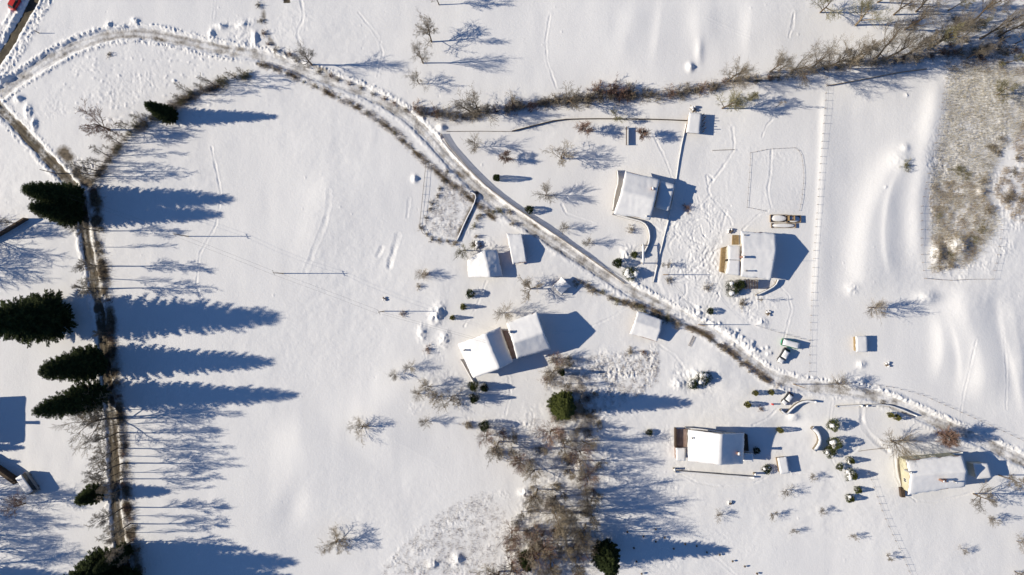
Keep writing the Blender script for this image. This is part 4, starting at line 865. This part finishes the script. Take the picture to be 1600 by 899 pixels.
# goal-like frame with a wide shadow in the north garden
o = G(978, 214); root = thing('swing_frame', o, 'wooden board panel on posts in the north garden between two red-brown shrubs', 'garden frame'); b = MB(); b.box((o.x, o.y, o.z + .9), (.12, 5.2, 1.0)); part('board', b, DARKWOOD, root)
for sy in (-2.5, 2.5): b = MB(); b.tube([(o.x, o.y + sy, o.z - .2), (o.x, o.y + sy, o.z + 1.7)], .07, 5); part('post', b, WOOD, root)
def ladder(px, py, ang, label):
    o = G(px, py, .15); b = MB(); c, s = math.cos(ang), math.sin(ang); P = lambda u, v: (o.x + u * c - v * s, o.y + u * s + v * c, o.z)
    for v in (-.35, .35): b.tube([P(-1.6, v), P(1.6, v)], .05, 4)
    for k in range(7): u = -1.4 + k * .47; b.tube([P(u, -.35), P(u, .35)], .04, 4)
    single('ladder', b, WOOD, o, label, 'ladder')
ladder(1081, 534, 1.1, 'wooden ladder lying on the snow south of the lane beside the low barn')
def pillar(px, py, h, label, m=STONE):
    o = G(px, py); root = thing('gate_pillar', o, label, 'pillar'); b = MB(); b.box((o.x, o.y, o.z + h / 2 - .2), (.6, .6, h + .4)); part('shaft', b, m, root); b = MB(); b.lump((o.x, o.y, o.z + h), (.4, .4, .3), 1); part('snow_cap', b, SNOW, root, True)
pillar(1178, 740, 1.5, 'square snow-capped pillar at the east end of the long retaining wall'); pillar(1053, 733, 1.3, 'square snow-capped pillar at the west end of the long retaining wall')
pillar(1343, 634, 1.2, 'snow-capped gate pillar on the lane, west of the dug garden path'); pillar(1351, 634, 1.2, 'snow-capped gate pillar on the lane, east of the dug garden path')
for x, y, lab in [(1206, 632, 'red hydrant-like post beside the sunken parking bay')]:
    o = G(x, y); b = MB(); b.tube([o + Vector((0, 0, -.2)), o + Vector((0, 0, 1.0))], [.25, .2], 8); b.lump((o.x, o.y, o.z + 1.0), (.26, .26, .2), 1); single('red_post', b, REDP, o, lab, 'post')
def clutter(px, py, r, h, label, m=WOOD, n=12, name='woodpile', cat='woodpile'):
    o = G(px, py); root = thing(name, o, label, cat); rr = random.Random(int(px)); b = MB(); s = MB()
    for k in range(n):
        a = rr.uniform(0, 3.14); L = r * S * rr.uniform(.8, 1.6); p = Vector((o.x + rr.uniform(-.5, .5) * r * S, o.y + rr.uniform(-.5, .5) * r * S, o.z + h * rr.random())); d = Vector((math.cos(a), math.sin(a), rr.uniform(-.15, .25))) * L / 2; b.tube([p - d, p + d], .08, 5)
    for k in range(4): s.lump((o.x + rr.uniform(-.6, .6) * r * S, o.y + rr.uniform(-.6, .6) * r * S, o.z + h * .5), (r * S * .4, r * S * .35, h * .6), k + int(px), 9, 5)
    part('logs', b, m, root); part('snow_cover', s, SNOW, root, True)
clutter(745, 385, 9, .8, 'jumble of snowy timber against the north side of the old barn', DARKWOOD, 18); clutter(1140, 362, 5, .8, 'small snowy log heap at the northwest corner of the long house'); clutter(1200, 490, 5, .5, 'snow-dusted log heap southeast of the long house')
clutter(1140, 786, 4, .6, 'small snowy brush heap below the long retaining wall'); clutter(1385, 570, 5, .6, 'snowy brush heap in the meadow south of the orange-fronted hut'); clutter(601, 468, 4, .5, 'small heap of sticks beside the pole by the shrubs'); clutter(1083, 172, 6, 1.0, 'heap of tan brushwood north of the little corner shed', WOODY, 14)
# rubble mounds of snow are part of the ground; small stones and stumps in the lower meadow
k = 0
for x, y in [(980, 831), (1005, 838), (1024, 827), (1024, 846), (1038, 840), (1052, 857), (1070, 850), (1088, 853), (1104, 863), (1124, 867), (990, 856), (1144, 877), (1163, 885), (1182, 896), (994, 877), (1002, 896)]:
    b = MB(); o = G(x, y); b.tube([o + Vector((0, 0, -.2)), o + Vector((0, 0, .7))], [.13, .08], 5); b.lump((o.x, o.y, o.z + .55), (.3, .3, .3), k, 7, 4); k += 1
    single('young_bush', b, BARK, o, 'tiny dark sapling stump in the planted rows of the lower shaded meadow', 'sapling', 'planted saplings in the lower meadow')

# ------------------------------------------------------------------ conifers
spruce(118, 312, 21.5, 'tall spruce by the track, northern one of the adjoining upper pair', .88, 0); spruce(121, 336, 19.5, 'tall spruce by the track, southern one of the adjoining upper pair', .88, 1)
spruce(89, 497, 30.7, 'biggest dark spruce cut by the left edge, rounded foot toward the track', 1.05, 0); spruce(153, 566, 24, 'pointed spruce leaning over the track, upper of the middle pair', .92, 1); spruce(156, 618, 27, 'pointed spruce leaning over the track, lower of the middle pair', .76, 2)
spruce(268, 183, 14.5, 'small dark spruce in the upper left hedge with a long feathery shadow', .80, 2); spruce(154, 768, 10, 'bushy small conifer on the west side of the track near the grey van', 1.3, 1); spruce(171, 880, 25, 'dark spruce filling the bottom left corner beside the track', .98, 2)
spruce(877, 630, 18.0, 'bright green spruce seen from above in the middle thicket', .95, 0, NEEDLEBR); spruce(943, 860, 17.5, 'dark spruce at the bottom edge east of the thicket', 1.0, 1, NEEDLE); spruce(823, 872, 9, 'small dark spruce inside the thicket near the bottom edge', 1.2, 2)
spruce(215, 860, 17, 'dark spruce standing east of the track near the bottom left', .0001 + .5, 2) if False else None
evergreen(740, 603, 8, 5, 'bright green conifer at the south corner of the west farmhouse', leaf=NEEDLEBR, shape='cone'); evergreen(741, 622, 7.5, 5.5, 'dark conifer south of the bright green one by the west farmhouse', leaf=NEEDLE, shape='cone')
evergreen(757, 606, 6, 4, 'dark conifer touching the wall south of the west farmhouse', leaf=NEEDLE, shape='cone'); evergreen(757, 664, 8, 4.5, 'dark green conifer at the top edge of the thicket', leaf=NEEDLE, shape='ball'); evergreen(877, 582, 5, 6, 'slim dark conifer in the upper thicket above the spruce', leaf=NEEDLE, shape='cone')
evergreen(776, 280, 5.2, 4.8, 'single clipped column evergreen in the north garden', shape='column', leaf=NEEDLE); evergreen(827, 329, 6, 2.9, 'round evergreen with a snow cap beside the picket fence', snow=2, leaf=NEEDLE); evergreen(735, 460, 6.5, 2.6, 'round evergreen south of the old barn', snow=2, leaf=NEEDLE)
evergreen(964, 412, 7, 3.0, 'round clipped evergreen west of the gate arch', leaf=NEEDLE); evergreen(984, 428, 10.5, 2.8, 'wide evergreen speckled with snow beside the gate arch', snow=9); evergreen(990, 399, 5, 2.2, 'small evergreen north of the speckled one at the gate', leaf=NEEDLEBR)
evergreen(1108, 487, 5, 2.0, 'small round evergreen on the north bank of the lane', leaf=NEEDLE); evergreen(1143, 452, 12, 2.4, 'broad dark evergreen against the south wall of the long house', snow=4, leaf=NEEDLE); evergreen(1155, 446, 8, 2.6, 'second dark evergreen beside the lattice arbour', leaf=NEEDLE)
for x, y, r, h, sn, sh, lab in [(1297, 663, 9, 3.6, 4, 'ball', 'rounded conifer, northernmost of the conifer garden'), (1299, 691, 10, 4.2, 3, 'ball', 'rounded conifer, northern one of the touching middle pair'), (1292, 704, 9.5, 3.2, 5, 'ball', 'snow-flecked conifer, southern one of the touching middle pair'),
                            (1326, 719, 6, 2.8, 3, 'cone', 'small conifer just south of the touching pair'), (1309, 729, 5, 1.8, 2, 'ball', 'smallest conifer, west of the snowy large one'), (1327, 741, 9.5, 3.8, 7, 'cone', 'large conifer with a big snow clump on its west side'),
                            (1338, 765, 5.5, 2.4, 0, 'cone', 'small snow-free olive conifer near the wire fence'), (1326, 778, 6.5, 2.6, 3, 'cone', 'southernmost conifer of the garden row, snow at its west foot')]:
    evergreen(x, y, r, h, lab, leaf=NEEDLEBR, shape=sh, snow=sn, cat='conifer', name='garden_conifer')
evergreen(1082, 601, 8, 1.8, 'lower evergreen of the snow-laden pair on the slope south of the lane', leaf=NEEDLE, snow=5); evergreen(1098, 591, 11, 2.2, 'upper evergreen of the snow-laden pair on the slope south of the lane', leaf=NEEDLE, snow=9)
for x, y, r, h, lab in [(1178, 614, 4, 2.6, 'clipped yew column north of the garden path, western of two'), (1203, 613, 4, 2.4, 'clipped yew column touching the parking bay wall'), (1166, 632, 4.5, 3.0, 'clipped yew column west of the red post'), (1217, 672, 4, 3.4, 'yellow-green column shrub at the tip of the house shadow'), (1388, 648, 4, 2.2, 'olive column shrub beside snow lump, western of two by the lane'), (1398, 652, 4.5, 2.4, 'olive column shrub beside snow lump, eastern of two by the lane')]:
    evergreen(x, y, r, h, lab, leaf=LEAFOL, shape='column', name='column_shrub')
evergreen(1181, 704, 5, 1.6, 'dark low shrub in the house shadow east of the steep roof', leaf=NEEDLE); evergreen(1197, 733, 7, 1.6, 'dark low shrub west of the small garden shed', leaf=NEEDLE, snow=3); evergreen(1014, 676, 5, 1.5, 'small dark evergreen west of the steep-roofed house', leaf=NEEDLE, snow=1); evergreen(724, 480, 4.5, 3, 'thin yellowish column shrub, north of two by the farmhouse path', leaf=LEAFOL, shape='cone'); evergreen(707, 497, 3.5, 2.8, 'thin yellowish column shrub, south of two by the farmhouse path', leaf=LEAFOL, shape='cone')

# ------------------------------------------------------------------ bare trees
T = bare_tree
T(487, 102, 11, 'oak', 'lone bare tree on the lane edge with one long forked shadow', seed=0); T(661, 99, 11, 'oak', 'bare tree on the field boundary with the longest shadow there', seed=0, wide=.8); T(674, 66, 9, 'spread', 'bare tree on the field boundary, north of the long-shadowed one', seed=1)
T(655, 132, 5, 'spread', 'small bare tree on the field boundary just above the lane', seed=2); T(686, 8, 11, 'tall', 'bare tree at the top edge on the field boundary', seed=1)
T(735, 176, 10.5, 'oak', 'wide bare tree in the hedge, west of its close neighbour', seed=1, wide=.95); T(748, 177, 9, 'spread', 'bare tree in the hedge, just east of the widest one', seed=2); T(762, 176, 7, 'tall', 'slender bare tree in the hedge, third from the lane', seed=0); T(800, 168, 6, 'spread', 'small bare tree in the hedge between the tall trees and the red bushes', seed=0)
T(886, 160, 9, 'spread', 'bare rounded tree in the hedge north of the garden fence', seed=1)
T(877, 249, 6.5, 'dome', 'fan-shaped bare fruit tree, the largest in the north garden', seed=1, wide=.75, tw=TWIGTAN); T(742, 231, 7, 'round', 'bare fruit tree nearest the picket fence corner', seed=1, tw=TWIGTAN, wide=.8); T(852, 306, 6.5, 'round', 'bare fruit tree above the snow-capped evergreen', seed=2, wide=.9)
T(880, 358, 4, 'round', 'small bare fruit tree beside the lane fence, western of two', seed=0, wide=.9); T(917, 381, 4.2, 'round', 'small bare fruit tree beside the lane fence, eastern of two', seed=1, wide=.9); T(961, 187, 5, 'spread', 'twisted small tree leaning over the dark board fence', seed=0, tw=TWIGOLIVE)
T(912, 206, 6, 'ball', 'red-brown bare tree left of the board panel', seed=2, tw=TWIGRED, wide=1.0); T(1000, 215, 6, 'ball', 'red-brown bare tree right of the board panel', seed=0, tw=TWIGRED, wide=.95)
T(791, 251, 4.8, 'ball', 'dense round red-brown bush tree in the north garden', seed=1, tw=TWIGRED, wide=1.1); T(829, 452, 6.5, 'dome', 'big fan-shaped bare tree west of the diamond-set hut', seed=0, wide=.78, tw=TWIGTAN); T(788, 489, 6, 'round', 'bare tree directly north of the east farmhouse', seed=2, wide=.9, tw=TWIGTAN); T(728, 392, 5.5, 'spread', 'pollarded bare tree at the west side of the old barn', seed=1, tw=TWIGOLIVE)
T(527, 845, 4.4, 'dome', 'isolated round bare tree low in the white meadow', seed=2, wide=1.45, tw=TWIGTAN); T(568, 665, 3.4, 'dome', 'isolated faint bare tree in the middle of the white meadow', seed=1, wide=1.25, tw=TWIGTAN); T(665, 658, 4, 'round', 'small bare tree west of the thicket top', seed=1)
for x, y, h, k, lab in [(672, 604, 5, 'spread', 'bare tree of the scrub group, north one'), (690, 620, 6, 'spread', 'bare tree of the scrub group, middle one'), (705, 624, 6, 'spread', 'bare tree of the scrub group, east one'), (655, 615, 4, 'round', 'bare tree of the scrub group, west one'), (618, 586, 3.2, 'round', 'little bare shrub tree at the west tip of the scrub'), (642, 573, 3.4, 'round', 'little bare shrub tree north of the scrub group'),
                        (660, 430, 3.8, 'round', 'reddish sapling north end of the meadow shrubs')]:
    T(x, y, h, k, lab, tw=TWIGTAN, wide=1.1)
# row at the upper right
row = [(1137, 128, 9.5, 'oak', 0), (1149, 124, 7, 'spread', 1), (1202, 114, 8.5, 'spread', 2), (1215, 112, 7, 'spread', 0), (1236, 112, 11.5, 'oak', 1), (1264, 110, 11, 'oak', 2), (1288, 108, 10, 'spread', 1), (1300, 104, 12, 'tall', 0), (1322, 101, 11, 'oak', 0), (1338, 99, 12, 'tall', 1), (1365, 94, 12, 'oak', 1), (1385, 92, 12, 'oak', 2), (1410, 90, 10, 'spread', 0), (1425, 80, 11, 'tall', 2)]
for i, (x, y, h, k, s) in enumerate(row): T(x, y, h * 1.22, 'oak' if k == 'spread' else k, 'bare tree leaning outward in the long row below the white slope', 'bare trees in the upper right row', seed=s, tw=TWIGTAN if i % 3 == 0 else TWIG)
T(1281, 21, 9, 'spread', 'separate bare tree near the top edge, west of the thick pale trunk', seed=0, tw=TWIGOLIVE); T(1336, 41, 15, 'oak', 'big bare tree with a thick pale trunk near the top edge', seed=1, bk=BARKPALE, tw=TWIGOLIVE, wide=.85)
for i, (x, y, h) in enumerate([(1448, 78, 17), (1456, 73, 16), (1475, 60, 13), (1500, 62, 14), (1530, 62, 15), (1560, 58, 14), (1585, 70, 13), (1395, 25, 13), (1430, 20, 14), (1480, 18, 14), (1370, 5, 12), (1540, 15, 13), (1590, 30, 13), (1605, 95, 14), (1510, 92, 11), (1570, 100, 11), (1515, 38, 14), (1412, 48, 13), (1600, 50, 13)]):
    T(x, y, h, 'oak' if i % 3 else 'tall', 'large dark-trunked bare tree in the wooded upper right corner', 'bare trees in the upper right wood', tw=(TWIGOLIVE, TWIG, TWIG)[i % 3], wide=.85)
T(1170, 158, 8, 'tall', 'slanting bare tree with long double shadow north of the snowy field', seed=0, tw=TWIGOLIVE); T(1128, 170, 9, 'spread', 'bare tree beside the little corner shed casting a long shadow', seed=1, tw=TWIGOLIVE); T(1210, 169, 8, 'slim', 'thin bare tree east of the slanting one', seed=1)
T(1556, 150, 7, 'spread', 'olive bare tree leaning into the dry grass at the right edge', seed=1, tw=TWIGOLIVE); T(1305, 599, 5.5, 'round', 'round bare tree on the lane edge below the wire fence', seed=0, wide=1.1); T(1357, 481, 8, 'round', 'feathery bare tree alone on the terrace', seed=1, wide=.8)
T(1391, 689, 9, 'round', 'spreading bare tree with greenish trunk by the yellow-gabled house', seed=2, tw=TWIGTAN, wide=1.0); T(1464, 676, 8.5, 'ball', 'dense dark red round tree beside the greenish-trunked one', seed=0, tw=TWIGRED, wide=.85); T(1467, 678, 8, 'ball', 'second dark red tree grown into the round one', seed=1, tw=TWIGRED, wide=.85)
T(1520, 772, 8, 'spread', 'bare tree southeast of the yellow-gabled house', seed=0); T(1560, 743, 13, 'tall', 'big bare tree trunk beside the flat outbuilding', seed=2); T(1545, 811, 4, 'spread', 'small bare tree by the right edge, below the larger ones', seed=1); T(1588, 846, 4, 'spread', 'small bare tree cut by the right edge', seed=2); T(1585, 893, 5, 'spread', 'small bare tree in the bottom right corner', seed=0)
for x, y, h, lab in [(1205, 803, 3, 'left of the reddish twig pair'), (1283, 799, 2.6, 'south of the smallest conifer'), (1268, 746, 2.6, 'north of the shed sapling'), (1228, 766, 3, 'below the small garden shed'), (1330, 836, 2.6, 'west of the lower wire fence'), (1238, 828, 2.4, 'in the low middle of the garden meadow'), (1384, 868, 2.6, 'just west of the fence end'), (1184, 468, 6, 'southeast of the long house'), (1500, 857, 2.2, 'in the open snow left of the corner trees'), (1120, 805, 2.6, 'below the brush heap'), (1040, 415, 3, 'beside the long garden wall')]:
    T(x, y, h, 'spread' if h < 5 else 'slim', 'thin bare sapling ' + lab, tw=TWIG, name='sapling', wide=1.1)
# upper left hedge
T(173, 204, 11, 'spread', 'bare tree overhanging the meadow from the upper left hedge', seed=0, tw=TWIGRED)
hp = [(385, 120), (370, 124), (352, 130), (335, 134), (318, 140), (300, 148), (285, 158), (255, 184), (240, 188), (228, 192), (215, 200), (205, 208), (198, 216), (190, 226), (180, 236), (172, 246), (165, 255), (158, 262), (150, 272), (146, 281)]
for i, (x, y) in enumerate(hp): T(x, y, [8, 10, 7, 12, 9, 11][i % 6], 'slim', 'slender bare tree in the upper left hedge, thin straight shadow', 'slender trees of the upper left hedge', wide=1.1)
T(153, 268, 15, 'slim', 'tallest slender tree where the hedge meets the track', seed=0, wide=1.2); T(152, 276, 13, 'slim', 'forked slender tree at the hedge foot beside the track', seed=2, wide=1.4)
# track-side trees
for i, (y, h) in enumerate([(362, 13), (387, 12), (417, 16), (436, 15), (452, 16), (470, 9), (520, 8), (640, 15), (652, 17), (664, 14), (676, 16), (688, 15), (700, 16), (712, 15), (724, 17), (738, 16), (748, 14), (762, 15), (792, 16), (806, 13), (818, 15), (832, 13), (846, 14), (862, 12)]):
    x = np.interp(y, [300, 450, 620, 780, 900], [152, 168, 180, 196, 214]) + (i % 3) * 3 - 3; T(float(x), y, h, 'slim' if i % 2 else 'tall', 'thin bare roadside tree on the east bank of the track', 'roadside trees along the track', wide=.9, tw=TWIGTAN if i % 2 else TWIG)
T(166, 655, 14, 'spread', 'pale bare tree reaching west over the track below the pointed spruces', seed=2, tw=TWIGTAN, wide=.8); T(40, 787, 8, 'spread', 'pinkish bare tree below the grey van at the left edge', seed=1, tw=TWIGRED); T(28, 350, 7, 'oak', 'gnarled bare tree beside the slanting dark timber wall', seed=2, wide=.8)
for i, (x, y, h) in enumerate([(-62, 368, 17), (-78, 374, 16), (-70, 394, 14), (-75, 420, 14)]): T(x, y, h, ('slim', 'spread', 'slim', 'round')[i], 'bare tree left of the frame whose branching shadow falls beside the track', 'trees beyond the left edge, upper', wide=.9)
for i, y in enumerate([745, 757, 770, 778, 788, 800, 807, 818, 826, 838, 850, 864, 880, 895]): T(-62 - (i * 37) % 50, y, 16 + (i % 4) * 1.5, 'slim', 'tall bare tree left of the frame, throwing a stripe of shadow', 'trees beyond the left edge, lower', wide=1.0)
for i, (x, y, h) in enumerate([(-130, 905, 22)]): spruce(x, y, h, 'spruce beyond the left edge whose shadow covers the lower corner', 1.0, i)
for i, (x, y, h) in enumerate([(-40, 700, 7), (-35, 722, 6)]): spruce(x, y, h, 'small conifer beyond the left edge beside the large house', 1.1, i, group='small conifers beyond the left edge')
# spruces below the frame / at the bottom left: broad shadow
spruce(200, 858, 16, 'dark conifer on the east bank of the track near the bottom edge', .7, 0); spruce(206, 905, 22, 'dark conifer below the bottom edge beside the track', 1.0, 1)
# thicket trees
for i, (x, y, h) in enumerate([(780, 690, 8), (800, 700, 8), (812, 720, 7), (835, 735, 8), (850, 700, 8), (862, 672, 9), (880, 690, 8), (900, 670, 8), (905, 705, 8), (840, 765, 9), (880, 770, 8), (918, 742, 7), (865, 800, 9), (840, 832, 12), (846, 846, 12), (832, 858, 13), (865, 880, 10), (900, 850, 9), (915, 820, 8), (815, 800, 7), (800, 830, 8), (925, 780, 7), (870, 850, 9), (800, 880, 10), (780, 895, 11), (905, 885, 9), (760, 680, 6), (865, 580, 6), (885, 600, 7), (870, 560, 5), (905, 625, 6), (925, 640, 6)]):
    T(x, y, h, ('spread', 'tall', 'round')[i % 3], 'bare brown tree inside the dense middle thicket', 'bare trees of the middle thicket', tw=(TWIGTAN, TWIG, TWIGRED)[i % 3], wide=1.0)

for i, (x, y, h) in enumerate([(868, 776, 14), (880, 792, 15), (893, 803, 16), (872, 818, 15), (905, 832, 14), (884, 845, 16), (858, 868, 15), (898, 872, 14), (915, 768, 12), (922, 798, 13), (905, 720, 10), (890, 735, 10), (910, 690, 10)]):
    T(x, y, h, 'tall' if i % 2 else 'oak', 'taller bare tree on the east side of the middle thicket, long shadow', 'tall trees of the thicket east side', tw=(TWIG, TWIGTAN)[i % 2], wide=.85)
for i, (x, y, h) in enumerate([(-75, 770, 14), (-80, 835, 14), (-60, 860, 13), (-45, 885, 14), (-90, 800, 15)]):
    T(x, y, h, 'oak', 'spreading bare tree left of the frame, its twig shadow dulling the snow', 'spreading trees beyond the left edge', wide=.95)

# ------------------------------------------------------------------ shrubs
def along(pts, step, jit):
    out = []; acc = 0
    for (x0, y0), (x1, y1) in zip(pts[:-1], pts[1:]):
        l = math.hypot(x1 - x0, y1 - y0); t = acc
        while t < l: out.append((x0 + (x1 - x0) * t / l + rnd.uniform(-jit, jit), y0 + (y1 - y0) * t / l + rnd.uniform(-jit, jit))); t += step * rnd.uniform(.8, 1.2)
        acc = t - l
    return out
def hedge(pts, step, r, h, label, group, tws, jit=2.5):
    for i, (x, y) in enumerate(along(pts, step, jit)): shrub(x, y, r * rnd.uniform(.7, 1.25), h * rnd.uniform(.7, 1.2), label, group, tws[rnd.randrange(len(tws))])
hedge([(415, 105), (455, 118), (500, 138), (560, 168), (610, 202), (650, 240), (690, 275), (735, 312), (768, 335)], 17, 4, .5, 'low brown bramble bush on the south bank of the diagonal lane', 'brambles on the lane south bank', [TWIG, TWIGTAN, TWIGOLIVE], 2)
hedge([(398, -5), (408, 30), (420, 72), (455, 90), (500, 112), (560, 138), (600, 155), (640, 172)], 19, 6, 1.1, 'sparse dark bush on the north verge of the lane', 'bushes on the lane north verge', [TWIG, TWIGRED], 3)
hedge([(652, 176), (720, 183), (800, 170), (850, 162), (900, 158), (960, 152), (1020, 152), (1100, 140), (1130, 133)], 13, 11, 2.4, 'dense brown bush in the long hedgerow crossing the upper part', 'bushes of the long upper hedgerow', [TWIG, TWIGRED, TWIG, TWIGTAN], 4)
hedge([(1130, 133), (1180, 124), (1280, 110), (1380, 96), (1480, 84), (1600, 80)], 17, 9, 1.3, 'low brown bush at the foot of the bare tree row', 'low bushes under the tree row', [TWIG, TWIGRED, TWIGTAN], 4)
hedge([(930, 140), (945, 150), (960, 140), (975, 152), (990, 142)], 11, 13, 3.2, 'larger red-brown bush bulging north from the long hedgerow', 'large red-brown hedgerow bushes', [TWIGRED, TWIG], 3)
hedge([(388, 116), (350, 128), (300, 148), (262, 178), (215, 200), (185, 236), (145, 285)], 13, 8, 2.4, 'brown bush in the curved hedge of the upper left meadow', 'bushes of the upper left hedge', [TWIG, TWIGOLIVE, TWIGTAN], 3)
hedge([(150, 300), (155, 370), (165, 440), (174, 520), (183, 600), (192, 700), (200, 790), (212, 850), (228, 905)], 17, 7, 1.2, 'scrubby bush on the brown east bank of the track', 'scrub on the track bank', [TWIG, TWIGTAN, TWIGRED], 4)
hedge([(700, 268), (680, 310), (657, 360), (672, 374), (712, 382)], 14, 6, .9, 'low brown bush on the orchard enclosure boundary', 'bushes of the orchard boundary', [TWIGTAN, TWIG], 2)
hedge([(905, 442), (930, 455), (955, 468), (985, 478), (1020, 490), (1060, 508)], 12, 8, 1.2, 'tan bush on the lane bank near the gate', 'tan bushes on the lane bank', [TWIGTAN, TWIGOLIVE], 3)
hedge([(1080, 515), (1120, 540), (1160, 570), (1200, 600)], 16, 5, .8, 'small bush on the lower lane bank', 'small bushes on the lower lane bank', [TWIGTAN, TWIG], 3)
hedge([(740, 385), (745, 340), (790, 330), (800, 350)], 14, 7, 1.4, 'bush between the orchard wall and the old barn', 'bushes by the orchard wall', [TWIGTAN, TWIGOLIVE], 4)
for x, y, r, h, tw, lab in [(1410, 262, 11, 1.3, TWIGOLIVE, 'olive tussock alone on the snowy terrace'), (667, 430, 6, 1.6, TWIGRED, 'reddish meadow bush, northern of the small chain'), (655, 448, 6, 1.4, TWIGTAN, 'tan meadow bush, middle of the small chain'), (630, 492, 7, 1.2, TWIGRED, 'reddish meadow bush beside the pole, southern of the chain'), (668, 547, 8, 1.5, TWIGRED, 'reddish bush northwest of the west farmhouse'),
                            (1073, 325, 9, 1.4, TWIGRED, 'brown bush in the shadow east of the cottage'), (1105, 450, 9, 1.2, TWIG, 'faint bush west of the broad dark evergreen'), (1045, 440, 8, 1.2, TWIG, 'faint bush at the foot of the long garden wall'), (1160, 475, 10, 1.2, TWIGTAN, 'tan bush south of the broad dark evergreen'), (985, 550, 9, 1.2, TWIGTAN, 'tan tuft at the upper right of the bumpy field'), (1005, 552, 7, 1.0, TWIGRED, 'rusty tuft next to the tan one above the bumpy field'),
                            (172, 87, 6, .8, TWIG, 'tiny bush in the lumpy upper left meadow'), (1172, 156, 12, 1.6, TWIGOLIVE, 'olive bush below the tree row'), (1150, 160, 12, 1.6, TWIGOLIVE, 'olive bush west of the other below the tree row'), (1378, 628, 6, .8, TWIG, 'faint bush on the lane by the gate pillars'), (1188, 640, 6, .8, TWIGRED, 'rusty bush west of the parking bay'), (985, 360, 8, 1.6, TWIGTAN, 'thin tan bush south of the cottage')]:
    shrub(x, y, r, h, lab, None, tw)
def scatter(poly, n, r, h, label, group, tws):
    k = 0; xs = [p[0] for p in poly]; ys = [p[1] for p in poly]
    while k < n:
        x, y = rnd.uniform(min(xs), max(xs)), rnd.uniform(min(ys), max(ys)); ins = False
        for (x0, y0), (x1, y1) in zip(poly, poly[1:] + poly[:1]):
            if (y0 > y) != (y1 > y) and x < (x1 - x0) * (y - y0) / (y1 - y0) + x0: ins = not ins
        if ins: shrub(x, y, r * rnd.uniform(.7, 1.3), h * rnd.uniform(.6, 1.3), label, group, tws[rnd.randrange(len(tws))]); k += 1
scatter([(725, 662), (780, 664), (850, 705), (905, 690), (935, 650), (935, 760), (930, 900), (800, 905), (790, 830), (825, 790), (820, 740), (770, 715)], 50, 10, 1.9, 'brown bush inside the dense middle thicket', 'bushes of the middle thicket', [TWIGTAN, TWIG, TWIGRED, TWIGTAN])
scatter([(853, 560), (905, 560), (940, 640), (900, 690), (850, 640)], 12, 9, 1.6, 'brown bush around the bright green spruce', 'bushes around the bright spruce', [TWIGTAN, TWIGRED])
scatter([(1400, 40), (1480, 20), (1610, 40), (1610, 110), (1480, 100), (1420, 90)], 12, 10, 1.5, 'brown undergrowth bush in the wooded upper right corner', 'undergrowth of the corner wood', [TWIG, TWIGRED, TWIGOLIVE])
scatter([(1455, 260), (1600, 200), (1600, 330), (1560, 350), (1510, 410), (1455, 420)], 18, 10, 1.0, 'tawny bush growing in the dry grass plot', 'bushes of the dry grass plot', [TWIGTAN, TWIGOLIVE, TWIG])

# ------------------------------------------------------------------ grasses
grass_patch([[(1482, 108), (1560, 105), (1610, 115), (1610, 190), (1560, 240), (1540, 300), (1560, 350), (1520, 410), (1455, 425), (1452, 290), (1470, 200)]], 32000, .9, GRASSG, 'pale dry grass standing through snow in the fenced plot at the right', seed=1, thr=-.32, wd=.028, clump=9)
grass_patch([[(1448, 290), (1500, 280), (1540, 300), (1550, 360), (1510, 415), (1455, 428)], [(1548, 300), (1572, 250), (1600, 180), (1625, 170), (1625, 350), (1580, 345)]], 15000, .9, GRASS, 'tawny dry grass in the southern part of the fenced plot', seed=2, thr=-.04, wd=.026, clump=8)
grass_patch([[(592, 899), (640, 840), (690, 800), (755, 768), (790, 800), (770, 899)]], 9000, .32, GRASSB, 'short dry stubble poking through snow near the bottom', seed=3, clump=4, thr=.05, name='stubble')
grass_patch([[(870, 560), (1030, 548), (1030, 600), (960, 640), (880, 640)]], 9000, .35, GRASSB, 'short stalks poking through the bumpy snow field above the bright spruce', seed=4, clump=4, thr=.02, name='stubble')
grass_patch([[(700, 268), (742, 305), (715, 375), (660, 358)]], 4000, .35, GRASSB, 'sparse stubble inside the orchard enclosure', seed=5, clump=4, thr=0, name='stubble')
grass_patch([band([(405, 100), (445, 113), (480, 130), (530, 153), (580, 180), (620, 210), (655, 245), (700, 285), (740, 315), (775, 342)], 6)], 11000, .5, GRASS, 'brown grass hanging on the south bank of the diagonal lane', seed=6, clump=7, thr=-.15, wd=.03)
grass_patch([band([(150, 300), (156, 370), (165, 440), (174, 520), (183, 600), (192, 700), (200, 790), (212, 850), (228, 905)], 9)], 16000, .5, GRASSB, 'tawny grass on the east bank of the track', seed=7, wd=.03)
grass_patch([band([(652, 176), (720, 183), (800, 170), (880, 158), (960, 152), (1020, 152), (1100, 140), (1180, 126), (1280, 112), (1380, 98), (1480, 85)], 8), band([(390, 118), (340, 135), (290, 155), (245, 182), (205, 207), (180, 240), (145, 285)], 6)], 26000, .5, GRASSB, 'brown undergrowth grass below the hedgerows', seed=8, wd=.03)
grass_patch([[(730, 665), (935, 645), (935, 905), (790, 905), (825, 750)], [(855, 560), (905, 560), (940, 640), (900, 700), (850, 640)]], 24000, .8, GRASST, 'dead grass and brambles under the middle thicket', seed=9, thr=-.02, wd=.016, clump=11, lean=(.1, -.1))
grass_patch([band([(905, 442), (955, 468), (1010, 482), (1060, 506), (1110, 526), (1160, 565), (1215, 605)], 5)], 9000, .5, GRASS, 'tawny grass on the lower lane bank', seed=10, wd=.03)
grass_patch([[(1440, 80), (1610, 70), (1610, 120), (1480, 112)]], 5000, .6, GRASSB, 'brown undergrowth at the edge of the corner wood', seed=11, wd=.03)

for o in list(bpy.data.objects):
    for k in ('_org', '_base'):
        if k in o: del o[k]
